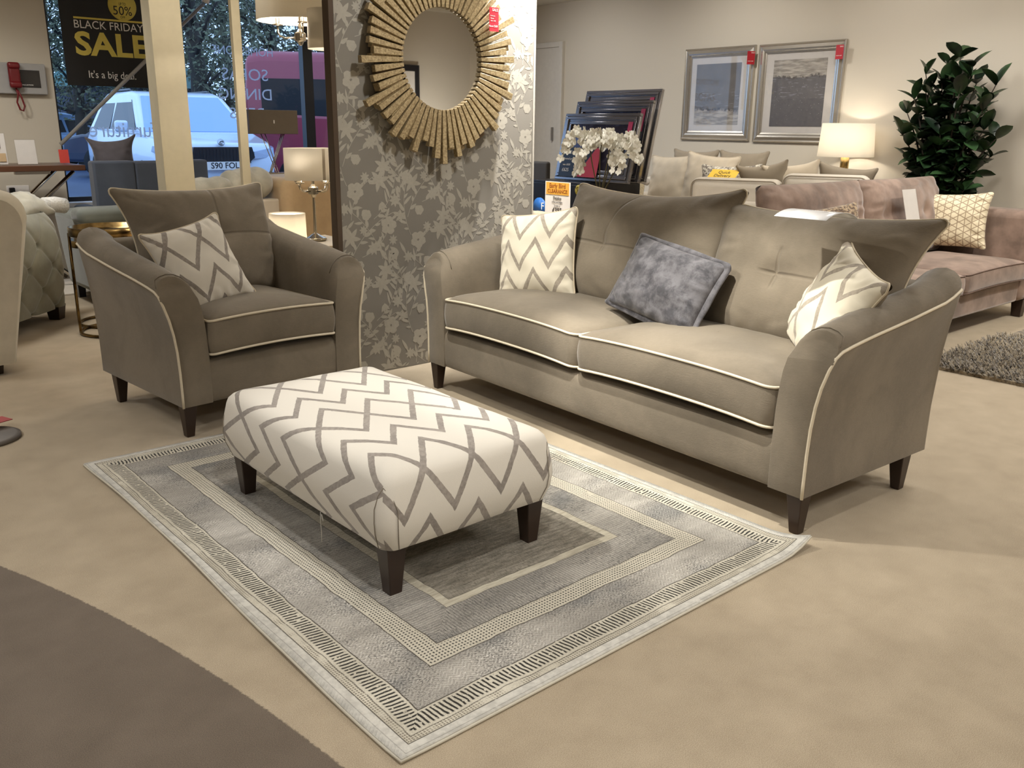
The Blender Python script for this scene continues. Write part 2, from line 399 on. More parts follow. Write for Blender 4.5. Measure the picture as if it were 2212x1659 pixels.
ARM = [(0, .142), (.0, .20), (-.001, .30), (-.005, .40), (-.014, .48), (-.028, .55), (-.044, .61), (-.055, .65), (-.054, .672), (-.043, .690), (-.022, .703), (.008, .710),
       (.04, .706), (.07, .692), (.095, .668), (.112, .63), (.123, .58), (.131, .52), (.137, .44), (.14, .34), (.14, .20), (.14, .142)]
PIPE_I = 7
def arm_h(y):
    ks = [(-.01, .632), (.02, .650), (.06, .662), (.12, .672), (.23, .688), (.35, .702), (.48, .718), (.6, .735), (.72, .752), (.80, .785), (.9, .80)]
    for (a, p), (b, q) in zip(ks, ks[1:]):
        if y <= b: return p+(q-p)*max(0, (y-a)/(b-a))
    return .80
def build_suite(par, W, D, ncush, sofa):
    def armpt(i, y, side, D=D):
        x, z = ARM[i]; k = y/D
        H = arm_h(y*.80/D); zs = .142+(z-.142)*(H-.142)/(.65-.142)
        if x > .0 and i > PIPE_I: x = x*(1+.18*k*(1-abs(i-14)/8.0 if abs(i-14) < 8 else 0))
        # front face is gently bowed, top front edge rounded
        fy = y
        if y < .05:
            rr = max(0, (z-.60)/.11)
            fy = y+rr*rr*.045*(1-y/.05)
            zs -= .012*rr*(1-y/.05)**2
        X = x if side < 0 else W-x
        return Vector((X, fy, zs))
    ys = [0, .006, .018, .035, .05]+[.05+(D-.05)*k/14 for k in range(1, 15)]
    for side in (-1, 1):
        mb = MB(); n = len(ARM)
        vs = []
        for y in ys: vs += [armpt(i, y, side) for i in range(n)]
        # rear rounding of the arm
        for y, k in ((D+.012, .93), (D+.02, .8)):
            cen = armpt(10, D, side)
            for i in range(n):
                p = armpt(i, D, side); p.y = y; p.x = p.x if i < 3 or i > 18 else cen.x+(p.x-cen.x)*k
                p.z = p.z if ARM[i][1] < .3 else p.z-(1-k)*.09
                vs.append(p)
        m_ = len(ys)+2
        fs = [(j*n+i, j*n+i+1, (j+1)*n+i+1, (j+1)*n+i) for j in range(m_-1) for i in range(n-1)]
        fs += [(j*n+n-1, j*n, (j+1)*n, (j+1)*n+n-1) for j in range(m_-1)]
        # front cap: quads pairing left/right
        def cap(o):
            out = []
            i, k = 0, n-1
            while k-i > 2: out.append((o+i, o+i+1, o+k-1, o+k)); i += 1; k -= 1
            out.append([o+t for t in range(i, k+1)]); return out
        fs += cap(0)+cap((m_-1)*n)
        mb.add(vs, fs); o = mb.build('arm', m_taupe, par)
        md = o.modifiers.new('b', 'BEVEL'); md.width = .006; md.segments = 2; md.limit_method = 'ANGLE'; md.angle_limit = R(50)
        pth = [armpt(i, 0, side)+Vector((0, -.002, 0)) for i in range(0, PIPE_I-1)]
        pth += [armpt(PIPE_I-1, .004, side), armpt(PIPE_I, .012, side)+Vector((0, .0, 0))]
        pth += [armpt(PIPE_I, y, side)+Vector((side*.003, 0, .001)) for y in ys[3:]]
        e = armpt(PIPE_I, D, side)
        pth += [e+Vector((-side*.012, .018, .004)), e+Vector((-side*.04, .026, .008)), e+Vector((-side*.10, .026, .012))]
        MB().tube(pth, .0055, 8).build('piping', m_pipe, o, label='cream piping along the arm edge')
        # yoke seams on the front facing
        sm = [armpt(i, .07 if i > 8 else .03, side)+Vector((0, 0, .0015)) for i in range(8, 16)]
        MB().tube(sm, .0022, 5).build('seam', m_taupe, o)
        a_, b_ = armpt(7, 0, side), armpt(14, 0, side)
        MB().tube([a_.lerp(b_, t/8)+Vector((0, -.0015+.0, -.035*math.sin(PI*t/8)-.006)) for t in range(9)], .002, 5).build('seam', m_taupe, o)
    # front rail, with soft top edge
    w = W-.28
    def rail(u, v):
        prof = [(.05, .142), (.012, .142), (.004, .16), (.0, .22), (.0, .28), (.006, .315), (.022, .332), (.05, .338), (.5, .338), (D-.1, .338)]
        k = v*(len(prof)-1); i = min(int(k), len(prof)-2); t = k-i
        y = prof[i][0]+(prof[i+1][0]-prof[i][0])*t; z = prof[i][1]+(prof[i+1][1]-prof[i][1])*t
        return Vector((.139+(w+.002)*u, y+.004, z+(.006*noise.noise(Vector((u*5, v*2, 3))) if .3 < v else 0)))
    mb = MB().grid(rail, 24, 18); o = mb.build('front_rail', m_taupe, par)
    # underside and back
    MB().box(.02, W-.02, .03, D-.02, .138, .30).build('base', m_taupe, par, bevel=.01)
    def back(u, v):
        prof = [(D-.16, .30), (D-.14, .60), (D-.12, .74), (D-.09, .79), (D-.05, .805), (D-.0, .80), (D+.03, .77), (D+.03, .6), (D+.01, .3), (D-.005, .142)]
        k = v*(len(prof)-1); i = min(int(k), len(prof)-2); t = k-i
        y = prof[i][0]+(prof[i+1][0]-prof[i][0])*t; z = prof[i][1]+(prof[i+1][1]-prof[i][1])*t
        return Vector((.06+(W-.12)*u, y, z))
    MB().grid(back, 20, 18).build('back', m_taupe, par)
    for lx in (.035, W-.035):
        for ly in (.035, D-.10):
            leg(par, lx, ly, .15, .062, .036, dx=(-.004 if lx < 1 else .004), dy=0)

# sofa and chair things
sofa = thing('sofa', 'large taupe two-seat-cushion sofa with cream piping and dark tapered legs, right of the ottoman', 'sofa', (2.673, 3.742, .001), R(-92.53))
build_suite(sofa, 2.29, .80, 2, True)
for a, b in ((.15, 1.147), (1.150, 2.145)):
    box_cushion(sofa, a, b, -.012, .62, .362, .505, .05, m_taupe, m_pipe, sag=.006)
def back_cushion(par, cx, w, h, y0, z0, tilt, seed, btn, **kw):
    o = pillow(par, w, h, .22, taupe('taupe_chenille_seamed_%d' % seed, [btn]), m_pipe, 'back_cushion', ear=.010, cs=.03, pr=.0042, seed=seed, N=72, wr=.006,
               buttons=[btn], p=3.0, rho=.10, **kw)
    o.matrix_local = Matrix.Translation((cx, y0, z0))@Matrix.Rotation(-tilt, 4, 'X')
    return o
def slump(tl=(0, 0), tr=(0, 0), w=1, h=.5, br=0):
    def f(q):
        a = 2*q.x/w; b = 2*q.z/h
        kl = max(0, -a)*max(0, b); kr = max(0, a)*max(0, b)
        q.x += tl[0]*kl**2+tr[0]*kr**2; q.z += tl[1]*kl**2+tr[1]*kr**2
        q.x += br*max(0, a)*max(0, -b)
        # thin the bottom and bow the top edge slightly
        q.y += -.015*(1-b)*.5
        return q
    return f
back_cushion(sofa, .89, 1.02, .57, .60, .775, R(20), 1, (-.14, .0, (-.04, .3, 1.6), (-.5, .52)), deform=slump((.0, .025), (.03, .055), 1.02, .57))
back_cushion(sofa, 1.805, .88, .55, .60, .762, R(20), 2, (-.06, .0, (-.06, .10, .3), (-.12, .14)), deform=slump((-.04, .02), (.075, .02), .88, .55, -.05))

chair = thing('armchair', 'taupe upholstered armchair with cream piping, left of the wallpapered partition', 'armchair', (1.352, 3.744, .001), R(4.5))
build_suite(chair, .945, .86, 1, False)
box_cushion(chair, .148, .797, -.012, .64, .362, .512, .035, m_taupe, m_pipe, sag=.0, rc=.025)
back_cushion(chair, .50, .74, .55, .66, .765, R(18), 5, (.04, .02, (-.02, .3, .2), (-.05, .42)), deform=slump((-.07, .02), (.0, .02), .80, .56))

# scatter cushions
m_back = plain('taupe_cushion_back', TAUPE, .8, bump=.2, bs=500)
def scatter(w, h, t, mat, label, loc, yaw, tilt, roll, seed, pipe=None, uv0=(0, 0), name='scatter_cushion', cat='cushion', **kw):
    o = pillow(None, w, h, t, mat, pipe, name, seed=seed, uv0=uv0, **kw)
    o['label'] = label; o['category'] = cat
    return lean(o, loc, yaw, tilt, roll)
m_cpipe = plain('chevron_piping', lin(205, 192, 168), .8, bump=.2, bs=500)
scatter(.47, .44, .15, m_chev2, 'cream chevron cushion with grey zigzags at the left end of the sofa', (3.05, 3.32, .722), R(-80), R(14), R(-9), 11, m_cpipe, (.03, .365), cs=.05, ear=.012, backmat=m_back, wr=.007)
m_gv = Mat('grey_crushed_velvet', lin(112, 112, 120), .7, sheen=.3, sheenr=.4, spec=.15)
_n = m_gv.noise(13, 4, .7, dist=.2).step(.34, .66)
m_gv.color(m_gv.mix(_n, lin(70, 69, 73), lin(112, 110, 114))); m_gv.bump(m_gv.noise(30, 3), .4, .004)
scatter(.52, .34, .16, m_gv.m, 'grey velvet bolster cushion with flanged edge in the middle of the sofa', (2.99, 2.44, .70), R(-92), R(28), R(9), 12, None, cs=.05, ear=.0, wr=.01, flange=.022)
scatter(.42, .42, .16, m_chev2, 'cream chevron cushion leaning on the right arm of the sofa', (3.0, 1.655, .708), R(-124), R(24), R(16), 13, m_cpipe, (.05, .22), cs=.06, ear=.02, backmat=m_back, wr=.008)
scatter(.41, .41, .15, m_chev, 'cream chevron cushion with grey zigzags on the armchair', (1.62, 4.11, .705), R(8), R(24), R(-11), 14, m_cpipe, (.06, -.12), cs=.07, ear=.02, backmat=m_back, wr=.008)

# ottoman ------------------------------------------------------------------
ott = thing('ottoman', 'rectangular cream footstool with grey zigzag upholstery standing on the rug', 'footstool', (1.565, 2.505, .009))
def ottoman():
    w, d, zb, zt = .65, 1.085, .15, .402
    # profile: (inset, z) from top centre to the bottom
    prof = [(.16, .016), (.10, .012), (.065, .005), (.04, -.002), (.022, -.012), (.009, -.026), (.002, -.045), (-.003, -.07), (-.011, -.11), (-.014, -.15), (-.010, -.19), (.002, -.225), (.008, -.243), (.02, -.25), (.05, -.25), (.2, -.25)]
    n, per = 5, 22
    def loop(ins):
        r = max(.012, .045-ins*.3)
        ww = max(w-2*ins, .003); hh = max(d-2*ins, .02); r = min(r, ww/2*.98)
        return rrect(ww, hh, r, n, per)
    rings = [loop(i) for i, _ in prof]; N = len(rings[0])
    vs = []
    for (ins, z), rg in zip(prof, rings):
        for x, y in rg:
            zz = zt+z
            if z < -.2: zz += .0
            vs.append((x, y, zz+.004*noise.noise(Vector((x*4, y*4, 2)))))
    arc = [0]
    for a, b in zip(prof, prof[1:]): arc.append(arc[-1]+math.hypot(a[0]-b[0], a[1]-b[1]))
    K = 2                                     # ring index where the drop starts (inset .065)
    def uv(i, k, side):
        x, y = rings[i][k]
        if i <= K: return (x, y)
        drop = arc[i]-arc[K]; ins = prof[K][0]
        if side == 0: return (w/2-ins+drop, y)      # +X
        if side == 1: return (x, d/2-ins+drop)
        if side == 2: return (-(w/2-ins)-drop, y)
        return (x, -(d/2-ins)-drop)
    fs, uvs = [], []
    blk = n+per
    for i in range(len(prof)-1):
        for k in range(N):
            q = (k-(n//2)-1) % N                     # start past mid corner
            side = 0
            # rrect order: corner(+x,-y), right side, corner(+,+), top, corner(-,+), left, corner(-,-), bottom
            b = k//blk; off = k % blk
            side = b if off >= n//2+0 else (b-1) % 4
            fs.append((i*N+k, i*N+(k+1) % N, (i+1)*N+(k+1) % N, (i+1)*N+k))
            uvs.append([(u+.3225-.0545, v+.528) for u, v in (uv(i, k, side), uv(i, (k+1) % N, side), uv(i+1, (k+1) % N, side), uv(i+1, k, side))])
    fs.append(list(range(N))); uvs.append([(x+.3225-.0545, y+.528) for x, y in rings[0]])
    mb = MB().add(vs, fs, 0, uvs)
    body = mb.build('upholstered_body', m_chev, ott)
    # gusset seams on the corners, lying on the surface
    I0 = next(i for i, q in enumerate(prof) if q[0] == -.003)
    for c in range(4):
        for kk in (0, n):
            pts = []
            for i in range(I0-1, len(prof)-3):
                k = c*blk+kk; mid = c*blk+n/2; f = {I0-1: .0, I0: .6}.get(i, 1)
                a_ = Vector(vs[i*N+(c*blk+n//2) % N]); b_ = Vector(vs[i*N+k % N]); p_ = a_.lerp(b_, f)
                nn = Vector((a_.x, a_.y, 0)).normalized(); pts.append(p_+nn*(.0008+.003*math.sin(PI*min(1, (i-I0+1)/5))))
            MB().tube(pts, .0013, 6).build('corner_seam', m_back, ott)
    for sx in (-1, 1):
        for sy in (-1, 1): leg(ott, sx*.272, sy*.488, .158, .066, .042)
    MB().tube([(-.315, -.15, .155), (-.317, -.152, .12), (-.314, -.149, .085), (-.316, -.15, .05)], .0014, 5).build('loose_thread', plain('thread', (.7, .68, .62)), ott)
    MB().tube([(-.316, -.158, .15), (-.318, -.17, .135), (-.315, -.165, .13)], .002, 5).build('loose_thread', plain('thread2', (.7, .68, .62)), ott)
ottoman()

# rug ----------------------------------------------------------------------
def rug():
    hx, hy = .815, 1.150
    m = Mat('patterned_rug_pile', (.4, .4, .4), .95, spec=.1, sheen=.15)
    x, y, z = m.xyz()
    wob = (m.noise(6, 3, .6)-.5)*.024
    ex, ey = hx-x.abs(), hy-y.abs()
    e0 = ex.mn(ey); e = e0+wob*(e0.step(.02, .06))
    isx = ex.lt(ey); al = isx*y+(1-isx)*x
    st = m.noise(1, 3, .6, vec=m.comb(x*14, y*90, 0))          # streaks along x
    st2 = m.noise(1, 2, .6, vec=m.comb((hx-x.abs()).mn(hy-y.abs())*60, ((hx-x.abs()).lt(hy-y.abs()))*y*420+((1-(hx-x.abs()).lt(hy-y.abs()))*x*420), 0))
    big = m.noise(1, 3, .6, vec=m.comb(x*2.2, y*6.5, 3))
    big2 = m.noise(1, 2, .5, vec=m.comb(x*3, y*4, 8))
    fine = m.noise(330, 1, .5)
    cream = m.mix((fine*.5+m.noise(7, 2)*.5).step(.3, .7), lin(186, 180, 164), lin(222, 216, 200))
    grey = m.mix((big*.6+fine*.4).step(.35, .65), lin(138, 134, 127), lin(186, 181, 172))
    blue = m.mix((big2.step(.52, .66))*.6, grey, lin(108, 110, 111))
    # distressed outer field: dark flecks, herringbone and pale flecks
    hb = ((x*(1/.036)).fract()-.5).abs()*.036+y
    her = ((hb*(2*PI/.0125)).sin()).step(.0, .9)
    fl = m.noise(1, 1, .5, vec=m.comb(x*140, y*240, 1))
    f1 = m.mix(her*(big.step(.46, .6)*.5+.28), blue, lin(206, 202, 194))
    f1 = m.mix(fl.step(.53, .61)*big2.step(.40, .56)*.65, f1, lin(60, 60, 60))
    f1 = m.mix((m.noise(1, 1, .5, vec=m.comb(x*90, y*150, 5))).step(.64, .70)*big.step(.5, .6), f1, lin(222, 218, 210))
    # ribbed field
    rib = ((y*(2*PI/.0105)+(st*8)).sin()).step(.1, .9)*isx+((1-isx)*((x*(2*PI/.0105)).sin().step(.1, .9)))
    f2 = m.mix(rib*.5, blue, lin(84, 84, 82))
    f2 = m.mix(st2.step(.54, .60)*big2.step(.38, .52)*.75, f2, lin(50, 52, 54))
    f3 = m.mix(st.step(.3, .7), lin(112, 107, 96), lin(152, 145, 132)); f3 = m.mix(st2.step(.52, .62)*.7, f3, lin(78, 72, 62))
    # ladder
    lt = ((al+(m.noise(22, 2)-.5)*.012+(e*.12))*(1/.0135)).fract()
    br = m.noise(1, 1, .5, vec=m.comb(al*70, e*60, 2))
    lad = lt.win(.26, .70, .06)*e.win(.064+0, .113, .003)*(br.step(.30, .36))
    wht = (1-lad)
    f4 = m.mix(lad*.96, cream, lin(28, 26, 25))
    # speckle band
    s5 = ((al*(2*PI/.017)).cos()*(e*(2*PI/.015)).cos()).abs().step(.25, .7)*m.noise(12, 2).step(.36, .5)
    f5 = m.mix(s5*.7, cream, lin(96, 86, 72))
    # dotted band
    p_ = 2*PI/.0215
    u_, v_ = al*p_, e*p_
    dots = (u_.cos()*v_.cos()).abs().step(.58, .80)*m.noise(25, 2).step(.25, .34)*e.win(.252, .312, .002)
    f6 = m.mix(dots*.93, m.mix(m.noise(7, 2).step(.4, .65)*.4, cream, lin(176, 168, 150)), lin(34, 34, 36))
    bind = m.mix(m.noise(40, 3, .6).step(.35, .65), lin(194, 191, 183), lin(214, 211, 202))
    c = f3
    c = m.mix(1-e.step(.4825, .4835), c, m.mix(st.step(.35, .65), lin(196, 190, 172), lin(172, 164, 146)))
    c = m.mix(1-e.step(.4515, .4525), c, f2)
    c = m.mix(1-e.step(.317, .318), c, f6)
    c = m.mix(1-e.step(.2455, .2465), c, f1)
    c = m.mix(1-e.step(.1195, .1205), c, f4)
    c = m.mix(1-e.step(.0525, .0535), c, f5)
    c = m.mix(1-e.step(.0305, .0315), c, bind)
    for a, w, k in ((.0315, .0016, .8), (.0535, .0014, .7), (.1205, .0018, .85), (.246, .0018, .85), (.3175, .0018, .85), (.4515, .0013, .6), (.484, .0011, .6), (.008, .0012, .35)):
        c = m.mix(e.win(a-w, a+w, .0008)*m.noise(60, 2).step(.25, .4)*k, c, lin(52, 44, 36))
    m.color(c)
    m.bump(m.noise(500, 1)+her*.5, .5, .0015)
    def f(u, v):
        X, Y = -hx+2*hx*u, -hy+2*hy*v
        zz = .007
        # curled corner near the sofa, slightly rippled long edge
        r = math.hypot(X-hx, Y+hy); zz += .035*max(0, 1-r/.16)**2
        zz += .0025*max(0, 1-(hx+X)/.12)*(1+math.sin(Y*9+1))
        xo = .012*math.sin(Y*2.4+.5)*max(0, 1-(hx+X)/.5) if X < 0 else 0
        return Vector((X+xo, Y, zz))
    mb = MB().grid(f, 60, 90)
    o = mb.build('area_rug', m.m, None)
    md = o.modifiers.new('s', 'SOLIDIFY'); md.thickness = .006; md.offset = -1
    tag(o, 'large grey rug with cream ladder and dotted borders under the ottoman', 'rug', loc=(1.724, 2.538, 0))
    L = [f(t, 0) for t in np.linspace(0, 1, 30)[:-1]]+[f(1, t) for t in np.linspace(0, 1, 40)[:-1]]+[f(1-t, 1) for t in np.linspace(0, 1, 30)[:-1]]+[f(0, 1-t) for t in np.linspace(0, 1, 40)[:-1]]
    MB().tube([p+Vector((0, 0, -.002)) for p in L], .0045, 6, True).build('bound_edge', plain('rug_edge', lin(206, 200, 184), .8), o, label='pale overlocked edge')
rug()
# ------------------------------------------------------------------ room shell
XW, YW, ZC = 8.0, 9.0, 2.80
m_wall = Mat('warm_white_wall', lin(205, 196, 180), .9, spec=.2)
m_wall.bump(m_wall.noise(160, 2), .08, .001)
m_wall = m_wall.m
m_ceil = plain('ceiling_paint', lin(214, 208, 196), .9)
fl = Mat('two_tone_carpet', (.5, .4, .3), .95, spec=.08, sheen=.2)
x, y, z = fl.xyz()
n1 = fl.noise(520, 3, .8); n2 = fl.noise(7, 3, .55)
light = fl.mix((n1*.85+n2*.15).step(.38, .62), lin(151, 136, 114), lin(193, 178, 154))
dark = fl.mix((n1*.85+n2*.15).step(.38, .62), lin(91, 80, 69), lin(122, 110, 97))
dd = ((x+5.17)*(x+5.17)+(y-.85)*(y-.85)).sqrt()+(fl.noise(90, 2)-.5)*.012
fl.color(fl.mix(dd.step(5.997, 6.003), dark, light)); fl.bump(n1, .35, .002)
X0, Y0 = -4.0, -1.9
struct(MB().box(X0, XW, Y0, YW, -.1, 0).build('floor', fl.m))
struct(MB().box(X0, XW, Y0, YW, ZC, ZC+.1).build('ceiling', m_ceil))
struct(MB().box(XW, XW+.12, Y0, YW+.2, 0, ZC).build('wall_back', m_wall))
struct(MB().box(X0-.12, X0, Y0, YW, 0, ZC).build('wall_front', m_wall))
struct(MB().box(X0, XW, Y0-.12, Y0, 0, ZC).build('wall_right', m_wall))
gl = .665
mb = MB().box(X0, 2.36, YW, YW+.15, 0, ZC).box(2.36, XW, YW, YW+.15, 0, gl-.02).box(2.36, XW, YW, YW+.15, 2.66, ZC).box(6.6, XW, YW, YW+.15, gl-.02, 2.66)
struct(mb.build('wall_left', m_wall))
m_frame = plain('dark_window_frame', lin(24, 26, 34), .4)
m_glass = clearmat('window_glass', (.95, .97, 1), .03, .0)
wn = bpy.data.objects.new('window_1', None); COL.objects.link(wn); struct(wn)
mb = MB().box(2.36, 6.6, YW-.0, YW+.06, gl-.02, gl+.02).box(2.36, 6.6, YW, YW+.06, 2.62, 2.66)
for a, b in ((393, .014), (665, .055)):
    xx = onY(a, 200, YW).x; mb.box(xx-b, xx+b, YW-.03, YW+.06, gl, 2.64)
mb.box(2.36, 2.385, YW, YW+.05, gl, 2.64).box(6.57, 6.6, YW, YW+.05, gl, 2.64)
o = mb.build('window_frame', m_frame, wn)
o = MB().box(2.36, 6.6, YW+.025, YW+.031, gl, 2.64).build('window_glass', m_glass, wn)
o = MB().box(2.30, 6.65, YW-.14, YW, gl-.06, gl-.02).build('window_sill', plain('sill_white', lin(205, 208, 214), .5), wn, bevel=.004)
m_vinyl = Mat('frosted_vinyl', lin(206, 210, 220), .7); _nt = m_vinyl.nt; _t = _nt.nodes.new('ShaderNodeBsdfTranslucent'); _t.inputs[0].default_value = (.8, .84, .9, 1)
_x = _nt.nodes.new('ShaderNodeMixShader'); _x.inputs[0].default_value = .65; _nt.links.new(m_vinyl.b.outputs[0], _x.inputs[1]); _nt.links.new(_t.outputs[0], _x.inputs[2]); _nt.links.new(_x.outputs[0], _nt.nodes['Material Output'].inputs[0]); m_vinyl = m_vinyl.m
MIRR = (PI/2, 0, PI)
def glass_text(body, x0, x1, ybase, ytop):
    a, b, c = onY(x0, ybase, YW), onY(x1, ybase, YW), onY((x0+x1)/2, ytop, YW)
    h = c.z-(a.z+b.z)/2
    o = text(body, h*1.4, m_vinyl, wn, (0, 0, 0), MIRR, 'window_lettering')
    wdt = o.dimensions.x or 1
    me = o.data; xs = [v.co.x for v in me.vertices]; wd = max(xs)-min(xs)
    me.transform(Matrix.Translation((-min(xs), 0, 0))); me.transform(Matrix.Diagonal(((b.x-a.x)/wd, 1, 1, 1)))
    o.location = (b.x, YW+.02, (a.z+b.z)/2)
glass_text('HOMESTONE', 461, 591, 119, 100)
glass_text('SOFAS', 482, 581, 173, 147)
glass_text('DINING', 475, 589, 215, 190)
glass_text('BEDS', 499, 573, 256, 232)
glass_text('furniture', 196, 340, 296, 262)
# pilaster corner with the phone panel, a baseboard, the door
struct(MB().box(1.2, onY(118, 200, 8.9).x, 8.9, YW, 0, ZC).build('trim_1', m_wall))
sk = plain('skirting_paint', lin(200, 194, 182), .5)
struct(MB().box(XW-.018, XW, Y0, 8.3, 0, .12).build('baseboard_back', sk))
struct(MB().box(X0, XW, YW-.018, YW, 0, .12).build('baseboard_left', sk))
m_door = plain('door_paint', lin(206, 200, 190), .5)
dr = bpy.data.objects.new('door_1', None); COL.objects.link(dr); struct(dr)
MB().box(XW-.03, XW, 8.34, 8.80, .01, 2.30).build('door_panel', m_door, dr, bevel=.004)
MB().box(XW-.045, XW, 8.28, 8.34, 0, 2.36).box(XW-.045, XW, 8.34, 8.86, 2.30, 2.36).build('door_frame', m_door, dr, bevel=.003)
MB().box(XW-.06, XW-.03, 8.42, 8.435, 1.2, 1.36).build('door_handle', plain('steel', (.35, .34, .33), .3, 1), dr)
struct(MB().box(XW-.06, XW, 8.90, YW, 0, ZC).build('trim_2', plain('brown_trim', lin(96, 84, 72), .6)))

# columns near the window -------------------------------------------------------
m_col = plain('cream_column_paint', lin(192, 182, 156), .6); m_cols = plain('grey_column_side', lin(150, 142, 136), .6)
def column(x0, x1, y0, dy, n):
    mb = MB().box(x0, x1, y0, y0+dy, 0, ZC)
    o = mb.build('trim_%d' % n, m_col, None, bevel=.003); struct(o)
column(2.372, 2.587, 6.5, .155, 3)
column(2.955, 3.02, 6.5, .045, 4)

# wallpapered partition -----------------------------------------------------------
pt = thing('partition_panel', 'freestanding display partition covered in grey floral wallpaper behind the armchair and sofa', 'partition', (2.425, 4.17, 0))
m_paper = Mat('grey_wallpaper', lin(136, 131, 122), .8, spec=.2); m_paper.bump(m_paper.noise(300, 2), .1, .001); m_paper = m_paper.m
m_motif = Mat('wallpaper_motif', lin(172, 166, 153), .55, spec=.5)
m_motif.color(m_motif.mix(m_motif.noise(60, 2), lin(164, 158, 145), lin(180, 174, 161))); m_motif = m_motif.m
def wallpaper():
    W, H = 1.345, 2.72
    mb = MB().box(0, W, 0, .045, .002, H)
    zc = [0.0006]
    def poly(pts):
        zc[0] = .0005+random.random()*.0004
        pts2 = [(x, z) for x, z in pts]
        if min(p[0] for p in pts2) < .004 or max(p[0] for p in pts2) > W-.004 or min(p[1] for p in pts2) < .01 or max(p[1] for p in pts2) > H-.3: 
            pts2 = [(min(max(p[0], .004), W-.004), min(max(p[1], .01), H-.3)) for p in pts2]
            if max(p[0] for p in pts2)-min(p[0] for p in pts2) < .003 or max(p[1] for p in pts2)-min(p[1] for p in pts2) < .003: return
        mb.add([(p[0], -zc[0], p[1]) for p in pts2], [list(range(len(pts2)))], 1, smooth=False)
    def leaf(x, z, a, L, w, bend=0):
        n = 7; up, dn = [], []
        for i in range(n+1):
            t = i/n; ang = a+bend*t; cx = x+L*t*math.cos(a+bend*t*.5); cz = z+L*t*math.sin(a+bend*t*.5)
            ww = w*math.sin(PI*t**.8)**.9+.0004*(1-t)
            up.append((cx-math.sin(ang)*ww, cz+math.cos(ang)*ww)); dn.append((cx+math.sin(ang)*ww, cz-math.cos(ang)*ww))
        for i in range(n): poly([up[i], up[i+1], dn[i+1], dn[i]])
    def stem(x, z, a, L, bend, w=.0017):
        n = 10; px, pz, ang = x, z, a; out = [(x, z, a)]
        for i in range(n):
            nx, nz = px+L/n*math.cos(ang), pz+L/n*math.sin(ang)
            poly([(px-math.sin(ang)*w, pz+math.cos(ang)*w), (nx-math.sin(ang)*w, nz+math.cos(ang)*w), (nx+math.sin(ang)*w, nz-math.cos(ang)*w), (px+math.sin(ang)*w, pz-math.cos(ang)*w)])
            px, pz = nx, nz; ang += bend/n; out.append((px, pz, ang))
        return out
    def flower(x, z, kind, r, a0):
        if kind == 0:       # rounded five-petal
            for k in range(5):
                a = a0+k*2*PI/5; c = (x+math.cos(a)*r*.55, z+math.sin(a)*r*.55)
                poly([(c[0]+r*.46*(1+.12*math.sin(5*t+k))*math.cos(t), c[1]+r*.43*math.sin(t)) for t in [2*PI*i/14 for i in range(14)]])
        elif kind == 1:     # lily, pointed
            for k in range(6): leaf(x, z, a0+k*PI/3, r*1.15, r*.23, .25)
        elif kind == 2:     # daisy
            for k in range(8): leaf(x, z, a0+k*PI/4, r*.95, r*.2)
        elif kind == 3:     # bell seen sideways
            for k in (-.5, -.2, .15, .45): leaf(x, z, a0+k, r*1.2, r*.24, k*.6)
        elif kind == 4:     # rose-like
            for k in range(6):
                a = a0+k*1.05; rr = r*(.5+.06*k)
                poly([(x+math.cos(a)*r*.35+rr*.55*math.cos(t), z+math.sin(a)*r*.3+rr*.5*math.sin(t)*(1+.15*math.sin(3*t))) for t in [2*PI*i/12 for i in range(12)]])
    rnd = random.Random(21)
    tile = []
    TW, TH = .40, .56
    fl_ = [(.10, .50, 0, .040), (.27, .56, 1, .050), (.38, .44, 2, .036), (.17, .36, 4, .036), (.33, .29, 0, .040), (.06, .23, 1, .047),
           (.22, .16, 2, .038), (.40, .12, 3, .05), (.11, .06, 4, .034), (.30, .02, 1, .044), (.43, .58, 3, .045), (.02, .40, 2, .032), (.42, .34, 1, .030), (.17, .58, 2, .028), (.28, .43, 3, .035), (.15, .27, 2, .026), (.36, .20, 2, .028)]
    fl_ = [(a*.89, b*.9, k, r*(1.3 if k in (0, 4) else 1.15), rnd.random()*6.28) for a, b, k, r in fl_]
    stems = [(.02, .02, 1.2, .45, -.9), (.25, .08, 1.9, .40, .8), (.44, .20, 2.0, .35, -.9), (.20, .30, .6, .30, 1.0), (.36, .38, 1.3, .28, .9), (.06, .30, 1.5, .30, -1.2), (.12, .10, .3, .28, 1.1), (.40, .50, 2.6, .26, -1.0)]
    lv = []
    for s_ in stems:
        for k in range(1, 11): lv.append((s_, k, rnd.choice((-1, 1)), rnd.uniform(.032, .08), rnd.uniform(.006, .0105), rnd.uniform(-.7, .7), rnd.uniform(.45, 1.0)))
    for ti in range(-1, 5):
        for tj in range(-1, 6):
            ox, oz = ti*TW, tj*TH+(TH/2 if ti % 2 else 0)
            if ox > W+.1 or oz > H: continue
            paths = {}
            for s_ in stems:
                if -.3 < ox+s_[0] < W+.3: paths[s_] = stem(ox+s_[0], oz+s_[1], *s_[2:])
            for s_, k, sd, L, w, bd, sp in lv:
                if s_ in paths: px, pz, pa = paths[s_][k]; leaf(px, pz, pa+sd*sp, L, w, bd*.8)
            for a, b, k, r, a0 in fl_:
                if -.05 < ox+a < W+.05: flower(ox+a, oz+b, k, r, a0)
    return mb.build('wallpaper_face', [m_paper, m_motif], pt, fixn=False)
wallpaper()
m_trim = plain('bronze_trim', lin(92, 78, 66), .35, .4)
MB().box(-.03, 0, -.008, .053, 0, 2.74).build('edge_trim', m_trim, pt, bevel=.003, label='brown wooden edge strip')
MB().box(1.345, 1.36, -.006, .051, 0, 2.74).build('edge_trim', plain('pale_trim', lin(190, 184, 172), .5), pt, bevel=.003, label='pale edge strip')

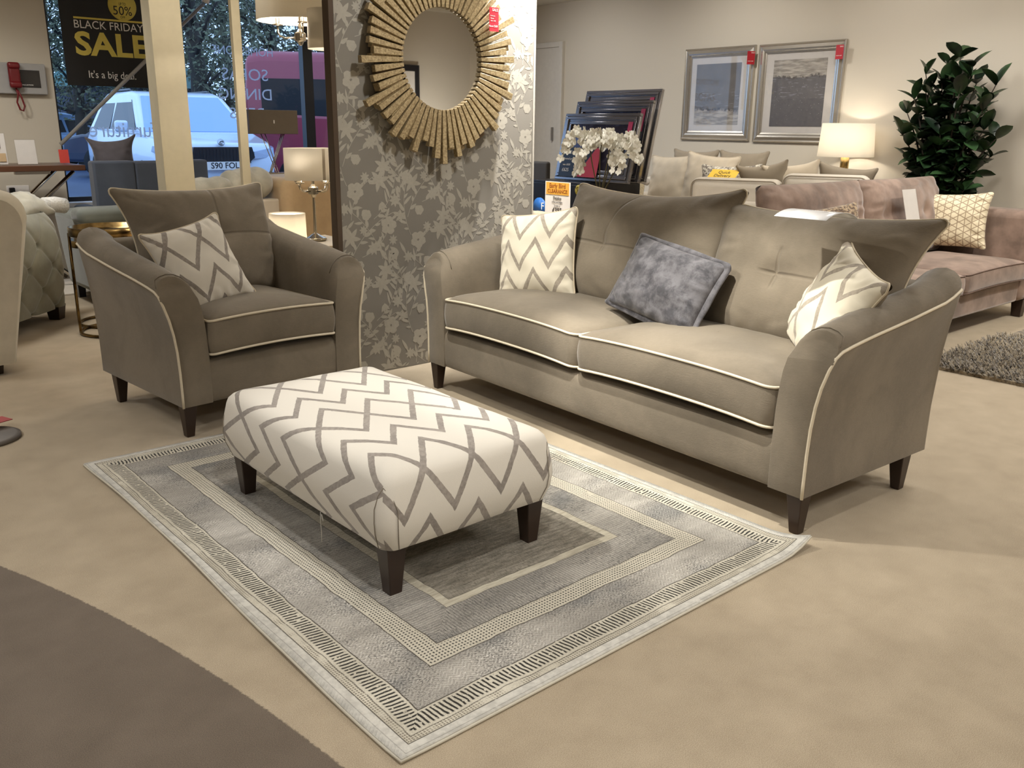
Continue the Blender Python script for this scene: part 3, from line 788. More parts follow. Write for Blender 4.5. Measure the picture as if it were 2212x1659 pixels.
# sunburst mirror -----------------------------------------------------------------
mr = thing('sunburst_mirror', 'round mirror with a sunburst frame of distressed gold wooden rods on the floral partition', 'mirror', (3.055, 4.166, 1.695))
m_gold = Mat('distressed_gold_wood', lin(176, 150, 104), .45, .25)
n = m_gold.noise(1, 3, .6, vec=m_gold.comb(m_gold.xyz()[0]*110, m_gold.xyz()[1]*110, m_gold.xyz()[2]*110))
m_gold.color(m_gold.mix(n.step(.3, .7), lin(140, 120, 86), lin(190, 170, 130))); m_gold = m_gold.m
m_gdark = plain('dark_gold_wood', lin(96, 76, 50), .5, .2)
MB().lathe([(0, -.004), (.272, -.004), (.275, 0), (.272, .004), (0, .004)], 64, smooth=False, T=Matrix.Translation((0, -.040, 0))@Matrix.Rotation(PI/2, 4, 'X')).build('mirror_glass', Mat('mirror_silver', (.86, .86, .84), .015, 1).m, mr)
rnd = random.Random(5)
NR = 62
for k in range(NR):
    a = 2*PI*(k+.5)/NR
    ln = rnd.choice((.445, .465, .475, .49, .50, .52, .465, .48)); 
    if k in (46, 4, 20, 35): ln = .55
    r0 = .262; w = .0110+rnd.random()*.002
    T = Matrix.Rotation(-a, 4, 'Y')
    mb = MB(); t0, t1 = .042, .030
    mb.add([(r0, -.066, -w*.8), (r0, -.066, w*.8), (ln, -.072, w*1.45), (ln, -.070, -w*1.45), (r0, -t0, -w*.8), (r0, -t0, w*.8), (ln, -t1-.006, w*1.45), (ln, -t1-.006, -w*1.45)],
           [(0, 1, 2, 3), (4, 7, 6, 5), (0, 3, 7, 4), (1, 5, 6, 2), (0, 4, 5, 1), (3, 2, 6, 7)], T=T, smooth=False)
    mb.build('frame_rod', m_gold, mr, bevel=.0015, seg=1)
for k in range(38):
    a = 2*PI*(k+.2)/38
    ln = rnd.choice((.43, .45, .475, .445, .49)); w = .021; T = Matrix.Rotation(-a, 4, 'Y')
    mb = MB().box(.268, ln, -.052-.006*(k % 2), -.012, -w, w, T=T)
    mb.build('back_rod', m_gold if k % 4 else m_gdark, mr, bevel=.0015, seg=1)
MB().lathe([(.268, 0), (.285, 0), (.285, .012), (.268, .012), (.268, 0)], 64, T=Matrix.Translation((0, -.046, 0))@Matrix.Rotation(PI/2, 4, 'X')).build('inner_rim', m_gdark, mr)
MB().lathe([(0, 0), (.30, 0), (.30, .02), (0, .02)], 40, T=Matrix.Translation((0, -.001, 0))@Matrix.Rotation(PI/2, 4, 'X')).build('backing_disc', m_gdark, mr)
m_red = plain('red_card', lin(206, 44, 58), .5); m_white = plain('white_ink', lin(240, 236, 230), .6)
tg = thing('price_tag', 'red sale price tag hanging at the upper right of the sunburst mirror', 'price tag', (3.385, 4.075, 1.92))
MB().box(-.033, .033, -.001, .001, -.062, .062).build('card', m_red, tg)
text('SALE', .020, m_white, tg, (.028, -.0015, .042), FACE_Y, align='RIGHT')
for k, s_ in enumerate(('Sunburst', 'Mirror', '100 x 100')): text(s_, .009, m_white, tg, (-.026, -.0015, .015-.013*k), FACE_Y)
text('Now £269', .015, m_white, tg, (.026, -.0015, -.040), FACE_Y, align='RIGHT')
MB().tube([(0, 0, .062), (.004, .004, .10), (.0, .01, .13)], .0007, 4).build('string', m_white, tg)

# framed pictures --------------------------------------------------------------------
m_sil = Mat('champagne_silver_frame', lin(198, 192, 182), .26, .8); m_sil.bump(m_sil.noise(90, 2), .1, .001); m_sil = m_sil.m
m_mat = plain('picture_mount', lin(196, 190, 184), .8)
m_pglass = clearmat('picture_glass', (1, 1, 1), .08, .02)
def art(name, flip):
    m = Mat(name, (.3, .3, .3), .6); x, y, z = m.xyz()
    # local z: -0.3..0.3
    zz = z*(-1 if flip else 1)
    h = zz+(m.noise(9, 4, .6)-.5)*.07
    cl = m.mix(m.noise(10, 3), lin(92, 88, 86), lin(118, 112, 106)) if not flip else m.mix(m.noise(25, 3), lin(78, 76, 80), lin(104, 100, 100))
    pale = m.mix(m.noise(1, 3, .6, vec=m.comb(x, y*6, z*40)).step(.35, .65), lin(128, 122, 114), lin(176, 168, 158))
    c = m.mix(h.step(-.155, -.145), pale, cl)
    c = m.mix(h.win(-.165, -.135, .008)*m.noise(30, 3).step(.4, .6), c, lin(72, 66, 64))
    c = m.mix(m.noise(1, 2, .6, vec=m.comb(x, y*9, z*90)).step(.60, .66)*zz.win(-.16, .05, .06)*.7, c, lin(150, 150, 158))
    c = m.mix(m.voronoi(42).lt(.07)*zz.gt(-.1)*(1 if flip else 0), c, lin(230, 226, 220))
    return m.color(c).m
def picture(y0, y1, z0, z1, artm, lab, aw):
    t = thing('framed_picture', lab, 'picture', (XW-.028, (y0+y1)/2, (z0+z1)/2), 0)
    w, h = y1-y0, z1-z0
    # frame profile swept around
    prof = [(0, 0), (.0, .022), (.012, .03), (.022, .024), (.028, .026), (.05, .034), (.066, .030), (.072, .016), (.078, .02), (.092, .016), (.094, .006), (.094, 0)]
    vs = []
    for ins, dp in prof:
        for sy, sz in ((-1, -1), (1, -1), (1, 1), (-1, 1)): vs.append((.028-dp, sy*(w/2-ins), sz*(h/2-ins)))
    fs = [(i*4+k, i*4+(k+1) % 4, (i+1)*4+(k+1) % 4, (i+1)*4+k) for i in range(len(prof)-1) for k in range(4)]
    MB().add(vs, fs, smooth=False).build('frame', m_sil, t, bevel=0)
    MB().box(.018, .024, -w/2+.08, w/2-.08, -h/2+.08, h/2-.08).build('mount', m_mat, t)
    MB().box(.0155, .0178, -aw/2, aw/2, -aw*.54, aw*.54).build('print', artm, t)
    MB().box(.012, .0135, -w/2+.09, w/2-.09, -h/2+.09, h/2-.09).build('glass', m_pglass, t)
picture(5.535, 6.41, 1.245, 2.165, art('abstract_print_pale_base', False), 'silver framed abstract print, dark above with a pale base, left one of the wall pair', .56)
picture(4.56, 5.49, 1.235, 2.16, art('abstract_print_dark_base', True), 'silver framed abstract print, pale above and dark below, right one of the wall pair', .575)
m_dred = plain('deep_red_card', lin(176, 22, 38), .5)
for k, (yy, zz, yaw, lab) in enumerate(((4.59, 2.045, 0, 'red price ticket on the top right corner of the right-hand framed print'), (5.545, 2.04, .9, 'red price ticket edge-on at the right side of the left-hand framed print'))):
    t = thing('price_ticket', lab, 'price tag', (XW-.075, yy, zz), yaw)
    MB().box(-.001, .001, -.038, .038, -.062, .062).build('card', m_dred, t)
    text('SALE', .016, m_white, t, (-.0015, .0, .042), FACE_X); text('NOW £229', .011, m_white, t, (-.0015, .03, -.035), FACE_X)
# ------------------------------------------------------------------ background furniture, right side
m_rose = velvet('dusky_rose_velvet', lin(142, 121, 108), .42, .6, 5.5, 500)
m_rosepipe = plain('rose_piping', lin(104, 84, 74), .8)
m_beige = velvet('beige_linen', lin(204, 190, 168), .06, .2, 9, 400)
m_cream = velvet('cream_weave', lin(212, 202, 186), .05, .2, 9, 400)
def soft(par, x0, x1, y0, y1, z0, z1, mat, name, bev=.05, seg=5, cuts=1, rot=None, **tags):
    mb = MB().box(x0, x1, y0, y1, z0, z1)
    o = mb.build(name, mat, par, bevel=min(bev, (x1-x0)*.49, (y1-y0)*.49, (z1-z0)*.49), seg=seg, **tags)
    if rot: o.rotation_euler = rot
    return o
rs = thing('rose_sofa', 'dusky rose velvet sofa with buttoned back cushions behind the taupe sofa', 'sofa', (4.75, 2.46, .001))
soft(rs, .2, 2.42, .03, .86, .13, .30, m_rose, 'base', .02)
soft(rs, 2.40, 2.66, .0, .98, .13, .80, m_rose, 'arm', .06)
soft(rs, -.05, .2, .0, .98, .13, .74, m_rose, 'arm', .06)
soft(rs, .0, 2.6, .80, .98, .14, .80, m_rose, 'back', .06)
box_cushion(rs, .21, 1.375, -.01, .68, .305, .43, .04, m_rose, m_rosepipe, sag=0, pr=.004)
box_cushion(rs, 1.38, 2.41, -.01, .68, .305, .43, .04, m_rose, m_rosepipe, sag=0, pr=.004)
for k, (cx, w) in enumerate(((.70, 1.24), (1.88, 1.22))):
    o = pillow(rs, w, .58, .22, m_rose, None, 'back_cushion', seed=30+k, N=60, cs=.02, p=3.4, wr=.008,
               buttons=[(-.36, .03, (-.02, .3), (-.40, -.2)), (-.05, .02, (-.02, .3), (-.3, .1)), (.22, .02, (-.02, .3), (.1, .30)), (.44, .02, (-.02, .3), (.4, .6))])
    o.matrix_local = Matrix.Translation((cx, .74, .735))@Matrix.Rotation(-R(14), 4, 'X')
for lx, ly in ((2.56, .06), (2.56, .9), (.03, .06), (.03, .9)): leg(rs, lx, ly, .135, .085, .065)
# cushions on it
m_geo = Mat('geometric_weave', lin(214, 200, 168), .6, sheen=.3)
u, v, _ = m_geo.xyz('UV')
k = 0
def wln(q, p, w): return (1-((q*(1/p)).fract()-.5).abs().step(w-.04, w+.04))
L1 = wln(u, .052, .06); L2 = wln(u*.5+v*.866, .045, .07); L3 = wln(v*.866-u*.5, .045, .07)
m_geo.color(m_geo.mix(L1.mx(L2).mx(L3)*.85, lin(222, 208, 176), lin(136, 112, 84))); m_geo = m_geo.m
scatter(.56, .42, .15, m_geo, 'cream cushion with bronze geometric lines at the right end of the rose sofa', (7.05, 3.02, .70), R(-80), R(15), R(-3), 41, None, cs=.07, ear=.015, wr=.012, N=36)
m_fur = Mat('tan_fur', lin(150, 122, 92), .9, sheen=.6); m_fur.bump(m_fur.noise(120, 3), 1, .01)
m_fur.color(m_fur.mix(m_fur.noise(60, 3).step(.35, .65), lin(96, 72, 52), lin(196, 170, 134))); m_fur = m_fur.m
scatter(.42, .40, .14, m_fur, 'brown fur-faced cushion peeking above the back of the taupe sofa', (5.22, 2.95, .70), R(-40), R(20), R(-10), 42, None, cs=.06, N=30, backmat=m_rosepipe)
tk = thing('hanging_price_card', 'long white price card hanging on the rose sofa back', 'price card', (6.40, 3.055, .92), 0, rot=(R(-16), 0, 0))
m_card = plain('white_card', lin(238, 232, 226), .35); m_clear = clearmat('clear_plastic', (.97, .97, .97), .06, .08)
MB().box(-.10, .10, -.012, -.010, -.29, .03).build('card', m_card, tk)
MB().box(-.11, .11, -.0155, -.0125, -.295, .055).build('plastic_sleeve', m_clear, tk)
tk2 = thing('curled_price_card', 'white price card in a plastic sleeve curled over the back cushion of the taupe sofa', 'price card', (2.90, 1.725, 1.074), R(-92))
def curl(u, v):
    a = -1.0+v*1.9; r = .092
    return Vector((-.105+.21*u, .03-r*math.sin(a)*1.35, r*math.cos(a)*.62-.062))
MB().grid(curl, 4, 16).build('card', Mat('card_with_sleeve', lin(226, 226, 228), .25, coat=.6).m, tk2, solid=.0016)
# wall sofa with cushions
ws = thing('cream_wall_sofa', 'cream upholstered sofa piled with scatter cushions against the back wall below the pictures', 'sofa', (7.12, 6.75, .001), R(-90))
soft(ws, .0, 1.75, .02, .85, .08, .42, m_cream, 'base', .04)
soft(ws, .0, .2, .0, .85, .08, .68, m_cream, 'arm', .06); soft(ws, .0, 1.75, .66, .86, .1, .84, m_cream, 'back', .06)
soft(ws, .21, 1.74, -.01, .68, .42, .55, m_cream, 'seat_cushion', .05)
m_tp = velvet('taupe_linen', lin(150, 138, 120), .06, .2)
m_flor = Mat('floral_weave', (.7, .68, .6), .8)
m_flor.color(m_flor.mix(m_flor.noise(26, 3, .7, dist=1.5).step(.46, .54), lin(222, 214, 196), lin(128, 118, 108))); m_flor = m_flor.m
m_fluff = Mat('cream_fluffy', lin(218, 200, 164), .95, sheen=.6); m_fluff.bump(m_fluff.noise(60, 4), 1, .012); m_fluff = m_fluff.m
pl = dict(N=26, cs=.06, ear=.03, wr=.012)
scatter(.58, .56, .17, m_beige, 'large beige cushion at the left of the cream wall sofa, next to the fluffy one', (7.22, 5.89, .82), R(-92), R(12), R(-3), 51, m_beige, **pl)
scatter(.56, .56, .17, m_beige, 'large beige cushion on the cream wall sofa, in front of the taupe ones', (7.20, 5.42, .84), R(-84), R(12), R(4), 52, m_beige, **pl)
scatter(.54, .54, .15, m_tp, 'taupe cushion at the back of the cream wall sofa, left of the pair', (7.42, 5.78, .88), R(-90), R(8), R(0), 53, None, **pl)
scatter(.54, .54, .15, m_tp, 'taupe cushion at the back of the cream wall sofa, right of the pair', (7.44, 5.22, .88), R(-90), R(8), R(0), 54, None, **pl)
scatter(.60, .42, .15, m_flor, 'cream and grey floral cushion holding a yellow delivery card', (6.99, 5.03, .83), R(-84), R(14), R(-2), 55, None, **pl)
scatter(.44, .36, .16, m_fluff, 'small fluffy cream cushion beside the orchid stems', (6.95, 6.22, .76), R(-92), R(14), R(-4), 56, None, **pl)
# oblique cream sofa seen from behind
obs = thing('cream_sofa_from_behind', 'cream sofa with piped back seen from behind, between the floral cushion and the table lamp', 'sofa', (6.36, 5.02, .001), R(-66.8))
soft(obs, 0, 1.55, .0, .70, .12, .42, m_cream, 'base', .04); soft(obs, 0, 1.55, .02, .14, .2, .78, m_cream, 'back', .05)
soft(obs, -.1, .06, 0, .7, .12, .62, m_cream, 'arm', .06); soft(obs, 1.5, 1.66, 0, .7, .12, .62, m_cream, 'arm', .06)
for a, b, zt in ((.02, .80, .945), (.80, 1.50, 1.0)):
    o = soft(obs, a, b, .03, .26, .40, zt, m_cream, 'back_cushion', .075, 6)
    lp = [(a+.02, -.004, .42)]+[(a+.02+.06*(1-math.cos(t)), 0, zt-.08+.06*math.sin(t)) for t in np.linspace(0, PI/2, 6)]+[(b-.08+.06*math.sin(t), 0, zt-.08+.06*math.cos(t)) for t in np.linspace(0, PI/2, 6)]+[(b-.02, -.004, .42)]
    MB().tube([(x, .036, z+.004) for x, _, z in lp], .006, 6).build('piping', m_tp, o)
for k, (q, yw, lab) in enumerate((((6.98, 4.62, .84), 100, 'beige cushion showing above the cream sofa back, left of the other two corners'), ((7.06, 4.40, .85), 116, 'pale beige cushion with a pointed corner above the cream sofa back'), ((7.26, 4.03, .84), 108, 'dark taupe cushion corner above the cream sofa back, nearest the table lamp'))):
    scatter(.46, .46, .13, (m_tp, m_beige, m_tp)[k], lab, q, R(yw), R(14), R(8 if k != 2 else -6), 60+k, None, N=22, cs=.08, ear=.035)
yc = thing('delivery_card', 'yellow quick delivery card lying on the floral cushion', 'card', (6.83, 4.98, .955), R(-84), rot=(R(-52), 0, R(-84)))
MB().box(-.14, .14, -.001, .001, -.075, .075).build('card', plain('yellow_card', lin(240, 196, 60), .5), yc)
m_ink = plain('dark_ink', lin(60, 52, 40), .6)
text('Quick', .05, m_ink, yc, (0, -.002, .02), FACE_Y, align='CENTER'); text('Delivery', .05, m_ink, yc, (0, -.002, -.025), FACE_Y, align='CENTER')
tag(MB().tube([(6.6, 6.0, .90), (6.6, 5.85, .905), (6.6, 5.66, .865)], .032, 14).build('rolled_brochure', m_card, None), 'white rolled brochure behind the left back cushion of the taupe sofa', 'brochure')
# table lamp with gold ring base
def shade(par, r0, r1, z0, z1, m, n=48, name='lamp_shade', **kw):
    return MB().lathe([(r1, z0), (r0, z1), (r0-.003, z1), (r1-.003, z0), (r1, z0)], n).build(name, m, par, **kw)
def shade_mat(name, c, st, tr=.5):
    m = Mat(name, c, .8); nt = m.nt
    t = nt.nodes.new('ShaderNodeBsdfTranslucent'); t.inputs[0].default_value = (*c, 1)
    a = nt.nodes.new('ShaderNodeMixShader'); a.inputs[0].default_value = tr
    out = nt.nodes['Material Output']; nt.links.new(m.b.outputs[0], a.inputs[1]); nt.links.new(t.outputs[0], a.inputs[2]); nt.links.new(a.outputs[0], out.inputs[0])
    return m.m
def bulb(par, loc, power, col=(1, .90, .76), r=.03):
    l = bpy.data.lights.new('lamp_light', 'POINT'); l.energy = power; l.color = col; l.shadow_soft_size = r
    o = bpy.data.objects.new('lamp_light', l); COL.objects.link(o); o.location = loc; o.parent = par; return o
m_wsh = shade_mat('white_lamp_shade', lin(246, 240, 228), 1, .55)
m_linsh = shade_mat('linen_lamp_shade', lin(208, 200, 184), 1, .28)
m_brass = plain('polished_brass', lin(206, 178, 120), .25, 1)
m_nick = plain('polished_nickel', lin(196, 186, 168), .2, 1)
p = onX(1830, 300, 7.72)
tl = thing('table_lamp', 'brass table lamp with a tapered white shade beside the plant', 'table lamp', (7.72, p.y, .601))
shade(tl, .225, .245, .525, .815, m_wsh)
MB().tube([(0, 0, .38), (0, 0, .56)], .038, 20).lathe([(0, 0), (.11, 0), (.11, .015), (.02, .03), (.012, .04), (.012, .4)], 28).build('stem', m_brass, tl)
for k in range(6):
    a = k*PI/3+.3
    MB().tube([(math.cos(a)*(.03+.075*math.sin(t)), math.sin(a)*(.03+.075*math.sin(t)), .03+.37*(t/PI)) for t in np.linspace(0, PI, 14)], .008, 8).build('ring_arm', m_brass, tl)
bulb(tl, (0, 0, .66), 7)
st = thing('lamp_side_table', 'small side table under the brass table lamp by the back wall', 'side table', (7.72, p.y, .001))
soft(st, -.22, .22, -.22, .22, .565, .60, m_leg, 'table_top', .004); [leg(st, sx*.18, sy*.18, .57, .04, .03) for sx in (-1, 1) for sy in (-1, 1)]
# artificial plant
pp = thing('potted_plant', 'tall artificial plant with glossy dark green leaves in the corner behind the rose sofa', 'plant', (7.66, 3.40, .001))
MB().lathe([(0, 0), (.13, 0), (.165, .30), (.175, .32), (.165, .33), (.15, .30), (0, .29)], 32).build('pot', plain('dark_pot', lin(50, 44, 40), .5), pp)
m_stem = plain('plant_stem', lin(46, 34, 26), .8); m_lf = Mat('glossy_leaf', lin(38, 62, 36), .32, spec=.5)
m_lf.color(m_lf.mix(m_lf.noise(6, 2).step(.35, .65), lin(20, 34, 22), lin(46, 72, 40))); m_lf = m_lf.m
rnd = random.Random(11)
vd = Vector((.9, .42, 0)).normalized(); pd = Vector((-.42, .9, 0)).normalized()
sm, lm = MB(), MB()
def bigleaf(mb, base, d, L, w, mat=0):
    d = d.normalized(); side = d.cross(Vector((0, 0, 1))); side = side.normalized() if side.length > .1 else Vector((1, 0, 0)); up = side.cross(d)
    side = (side*math.cos(rw := rnd.uniform(-.7, .7))+up*math.sin(rw)); up = side.cross(d)
    vs = []; n = 6
    for i in range(n+1):
        t = i/n; ww = w*math.sin(PI*min(1, t*.93+.03))**.75*(1 if t < 1 else 0); c = base+d*(L*t)-up*(L*.18*t*t)
        vs += [c-side*ww+up*ww*.35, c, c+side*ww+up*ww*.35]
    fs = [(i*3+k, i*3+k+1, i*3+k+4, i*3+k+3) for i in range(n) for k in (0, 1)]
    mb.add(vs, fs, mat)
def plan(px, py, X=7.66):
    q = onX(px, py, X)-Vector((7.66, 3.40, .001)); return Vector((q.x, q.y, q.z))
tips = [(2075, 125), (2060, 160), (2035, 175), (2095, 165), (2015, 225), (2070, 205), (2050, 140), (2130, 220), (2000, 200), (2150, 185), (2120, 240), (1960, 245), (1985, 300), (2040, 250), (2090, 300), (2150, 300), (1965, 350), (2030, 330), (2100, 370), (2000, 160), (2110, 180), (2060, 215), (2140, 340), (1950, 290), (2010, 385), (2080, 410), (2100, 145), (2030, 290), (2065, 370), (1975, 215), (2085, 265), (2015, 255), (2045, 190), (2125, 280), (2060, 330), (1990, 335)]
for k, (a, b) in enumerate(tips):
    t = plan(a, b)+vd*rnd.uniform(-.22, .12); t.x = min(t.x, .26)
    root = Vector((rnd.uniform(-.04, .04), rnd.uniform(-.04, .04), .3)); mid = root.lerp(t, .55)+Vector((0, 0, .12)); mid.x *= .5; mid.y = mid.y*.5
    pts = [root.lerp(mid, s_).lerp(mid.lerp(t, s_), s_) for s_ in np.linspace(0, 1, 9)]
    sm.tube(pts, .008, 6, rf=lambda q: .013*(1-q)+.004)
    for j in range(15):
        q = pts[-1-(j//3)]; az = j*2.4+k; el = rnd.uniform(.35, 1.25) if j < 6 else rnd.uniform(-.4, .5)
        d = Vector((math.cos(az)*math.cos(el), math.sin(az)*math.cos(el), math.sin(el)))
        if q.x > .12 and d.x > 0: d.x *= -.5
        bigleaf(lm, q, d, rnd.uniform(.13, .20), rnd.uniform(.040, .054))
sm.build('stems', m_stem, pp, fixn=False); lm.build('foliage', m_lf, pp, fixn=False)
# framed mirrors stacked on a display unit
un = thing('display_unit', 'dark display cabinet carrying the stack of framed prints', 'cabinet', (5.95, 5.84, .001))
m_blk = plain('black_gloss', lin(28, 28, 34), .3)
soft(un, 0, .75, 0, .75, 0, .865, m_blk, 'cabinet_body', .006)
MB().box(-.012, -.001, .03, .36, .08, .84).build('cabinet_door', m_blk, un, bevel=.003); MB().box(-.012, -.001, .38, .72, .08, .84).build('cabinet_door', m_blk, un, bevel=.003)
m_dsil = Mat('smoked_mirror_frame', lin(150, 148, 152), .18, .85).m
m_dglass = Mat('dark_wrapped_glass', lin(52, 54, 80), .12, .5, spec=.8)
m_dglass.color(m_dglass.mix(m_dglass.noise(7, 3, dist=1).step(.5, .7)*.5, lin(70, 66, 84), lin(120, 124, 150))); m_dglass = m_dglass.m
m_lab = plain('magenta_label', lin(186, 44, 92), .5)
labs = ('nearest framed print of the stack of three, dark with a black and red price leaflet', 'middle framed print of the stack of three wrapped in plastic', 'rearmost framed print of the stack of three wrapped in plastic')
for k, (X, yl, yr, zt) in enumerate(((6.08, 6.36, 5.42, 1.47), (6.26, 6.42, 5.46, 1.585), (6.44, 6.50, 5.54, 1.69))):
    w = yl-yr; h = (zt-.87)*1.03
    t = thing('wrapped_picture', labs[k], 'picture', (X, (yl+yr)/2, .872), 0, 'stack of wrapped framed prints', rot=(0, R(13), 0))
    mb = MB()
    for a, d in ((0, .035), (.03, .045), (.05, .03), (.075, .04)):
        b = a+.026
        mb.box(-d, 0, -w/2+a, w/2-a, h-b, h-a).box(-d, 0, -w/2+a, w/2-a, a, b).box(-d, 0, -w/2+a, -w/2+b, b, h-b).box(-d, 0, w/2-b, w/2-a, b, h-b)
    mb.build('frame', m_dsil, t, bevel=.004)
    MB().box(-.018, -.012, -w/2+.09, w/2-.09, .09, h-.09).build('picture_glass', m_dglass, t)
    MB().box(-.05, -.047, -w/2+.06, -w/2+.11, h-.28, h-.08).build('label', m_lab, t)
    MB().box(-.055, .0, -w/2-.006, -w/2+.02, .0, h+.004).build('corner_wrap', m_clear, t)
    if k == 0:
        lf = MB().box(-.052, -.05, w/2-.56, w/2-.06, .03, .30).build('leaflet', m_blk, t)
        MB().add([(-.053, w/2-.30, .03), (-.053, w/2-.56, .03), (-.053, w/2-.56, .30), (-.053, w/2-.50, .30)], [(0, 1, 2, 3)], smooth=False).build('leaflet_band', plain('leaflet_red', lin(172, 44, 62), .5), lf)
        for q, s_ in enumerate(('SALE', 'Framed print', 'was £650', '£625')): text(s_, .045 if q in (0, 3) else .026, m_white, lf, (-.0535, w/2-.10, .24-.055*q), FACE_X)
# orchids
oc = thing('orchid_arrangement', 'white orchid arrangement with arching stems standing in front of the stacked pictures', 'flowers', (4.9, 4.66, .741))
tb = thing('round_side_table', 'round dark side table under the white orchids', 'side table', (4.9, 4.66, .001))
MB().lathe([(0, .72), (.24, .72), (.25, .73), (.24, .74), (0, .74)], 40).lathe([(0, 0), (.16, 0), (.16, .02), (.03, .04), (.03, .72)], 28).build('pedestal', m_leg, tb)
MB().lathe([(0, 0), (.07, 0), (.085, .06), (.08, .13), (.075, .13), (.07, .1), (0, .1)], 28).build('pot', m_blk, oc)
m_pet = Mat('orchid_petal', lin(244, 241, 228), .6); m_pet = m_pet.m; m_grn = plain('orchid_stem', lin(84, 76, 40), .6)
rnd = random.Random(3)
def orchid_flower(mb, c, nrm, r):
    z = nrm.normalized(); x = z.cross(Vector((0, 0, 1))).normalized(); y = x.cross(z)*-1
    for k in range(5):
        a = k*2*PI/5+PI/2; d = x*math.cos(a)+y*math.sin(a); e = x*-math.sin(a)+y*math.cos(a); wk = .40 if k in (1, 4) else .28
        vs = [c]+[c+d*(r*(.55+.48*math.cos(t)))+e*(r*wk*1.15*math.sin(t))+z*(.10*r*math.cos(t)) for t in [PI+2*PI*i/10 for i in range(1, 10)]]
        mb.add(vs, [(0, i, i+1) for i in range(1, 9)], 0)
    mb.add([c+x*.12*r, c+y*.12*r, c-x*.12*r, c-y*.2*r+z*.25*r], [(0, 1, 2, 3)], 0)
to = lambda px, py: onX(px, py, 4.9)-Vector((4.9, 4.66, .741))
sprays = [[(1292, 400), (1290, 345), (1288, 310), (1270, 288), (1245, 300), (1238, 330)], [(1300, 400), (1302, 340), (1306, 305), (1300, 290), (1285, 300), (1262, 335), (1258, 365)],
          [(1308, 400), (1312, 350), (1320, 300), (1328, 300), (1345, 340), (1330, 360)], [(1332, 400), (1336, 340), (1340, 305), (1358, 298), (1372, 318), (1378, 350)], [(1305, 400), (1308, 340), (1300, 300), (1318, 296), (1330, 320), (1310, 345)]]
for k, sp in enumerate(sprays):
    pts = [to(*q)+Vector((-.06+.03*k, 0, 0)) for q in sp]; pts[0] = Vector((0, 0, .1)); pts = [Vector((0, 0, .09))]+pts
    fine = []
    for i in range(len(pts)-1):
        a, b = pts[i], pts[i+1]; pa = pts[i-1] if i else a; pb = pts[i+2] if i+2 < len(pts) else b
        for s_ in np.linspace(0, 1, 6)[:-1]:
            fine.append(.5*((2*a)+(b-pa)*s_+(2*pa-5*a+4*b-pb)*s_*s_+(3*a-pa-3*b+pb)*s_**3))
    fine.append(pts[-1])
    sobj = MB().tube(fine, .0045, 6).build('stem', m_grn, oc)
    mb = MB(); n0 = len(fine)//2-2
    for i in range(n0, len(fine)):
        for rep in range(2):
            c = fine[i]+Vector((rnd.uniform(-.05, .0), rnd.uniform(-.045, .045), rnd.uniform(-.055, .035)))
            orchid_flower(mb, c, Vector((-1, rnd.uniform(-.9, .5), rnd.uniform(-.4, .4))), rnd.uniform(.028, .039))
    mb.build('blossoms', m_pet, oc, fixn=False)
# clearance sign on a console behind the sofa
cn = thing('console_table', 'grey console table behind the left end of the taupe sofa', 'console table', (3.92, 4.29, .001))
m_gry = plain('grey_paint', lin(104, 98, 92), .5)
soft(cn, 0, .6, 0, .7, .72, .755, m_gry, 'table_top', .005); [leg(cn, a, b, .725, .05, .04, m_gry) for a in (.04, .56) for b in (.04, .66)]
sg = thing('clearance_sign', 'upright Early Bird clearance sign with orange header and price', 'sign', (4.2, 4.385, .757), 0)
m_sw = plain('sign_white', lin(228, 222, 214), .5)
MB().box(-.003, 0, -.125, .115, .0, .245).build('card', m_sw, sg)
MB().box(-.005, -.0035, -.115, .105, .160, .24).build('header', plain('sign_orange', lin(222, 164, 64), .5), sg)
MB().box(-.005, -.0035, -.115, .105, .005, .028).build('footer', plain('sign_crimson', lin(176, 40, 58), .5), sg)
m_or = plain('header_ink', lin(150, 84, 24), .6)
for s_, sz, yy, zz, mm in (('Early Bird', .040, -.005, .206, m_or), ('CLEARANCE', .034, -.005, .172, m_or), ('Dekko', .030, -.005, .128, m_ink), ('3 Seater and Snuggler', .012, -.005, .108, m_ink), ('To clear at', .013, -.005, .084, m_ink), ('£395', .046, -.005, .042, m_ink), ('IMMEDIATE DELIVERY', .0145, -.005, .012, m_white)):
    text(s_, sz, mm, sg, (-.0055, yy, zz), FACE_X, align='CENTER', bold=.0006 if sz > .03 else 0)
tag(MB().lathe([(0, 0), (.06, 0), (.06, .012), (0, .012)], 28, T=Matrix.Rotation(-PI/2, 4, 'Y')).build('round_blue_sign', plain('sign_blue', lin(34, 92, 160), .4), None), 'round blue sign standing beside the clearance sign', 'sign', loc=(4.30, 4.66, .818))
text('F', .07, m_white, bpy.data.objects['round_blue_sign'], (-.0125, -.02, -.02), FACE_X)
o = pillow(None, .24, .16, .06, m_tp, None, 'folded_cloth', N=20, seed=77, wr=.02); tag(o, 'crumpled grey fabric sample lying on the console table', 'fabric'); o.matrix_world = Matrix.Translation((4.05, 4.44, .786))@Matrix.Rotation(R(-78), 4, 'Z')@Matrix.Rotation(R(84), 4, 'X')
yt = MB().lathe([(0, 0), (.05, 0), (.05, .012), (0, .012)], 28, T=Matrix.Rotation(-PI/2, 4, 'Y')).build('round_yellow_sticker', plain('sticker_yellow', lin(214, 190, 60), .5), None)
tag(yt, 'round yellow sign with dark lettering behind the orchid stems', 'sign', loc=(5.935, 5.90, .80)); [text(s_, .03, m_ink, yt, (-.013, 0, .012-.025*k), FACE_X, align='CENTER') for k, s_ in enumerate(('UP TO', '50%'))]
dc = thing('dining_chair', 'dark grey upholstered dining chair seen past the right edge of the partition', 'chair', (6.5, 6.95, .001), R(-90))
m_dg = plain('charcoal_fabric', lin(78, 74, 70), .85)
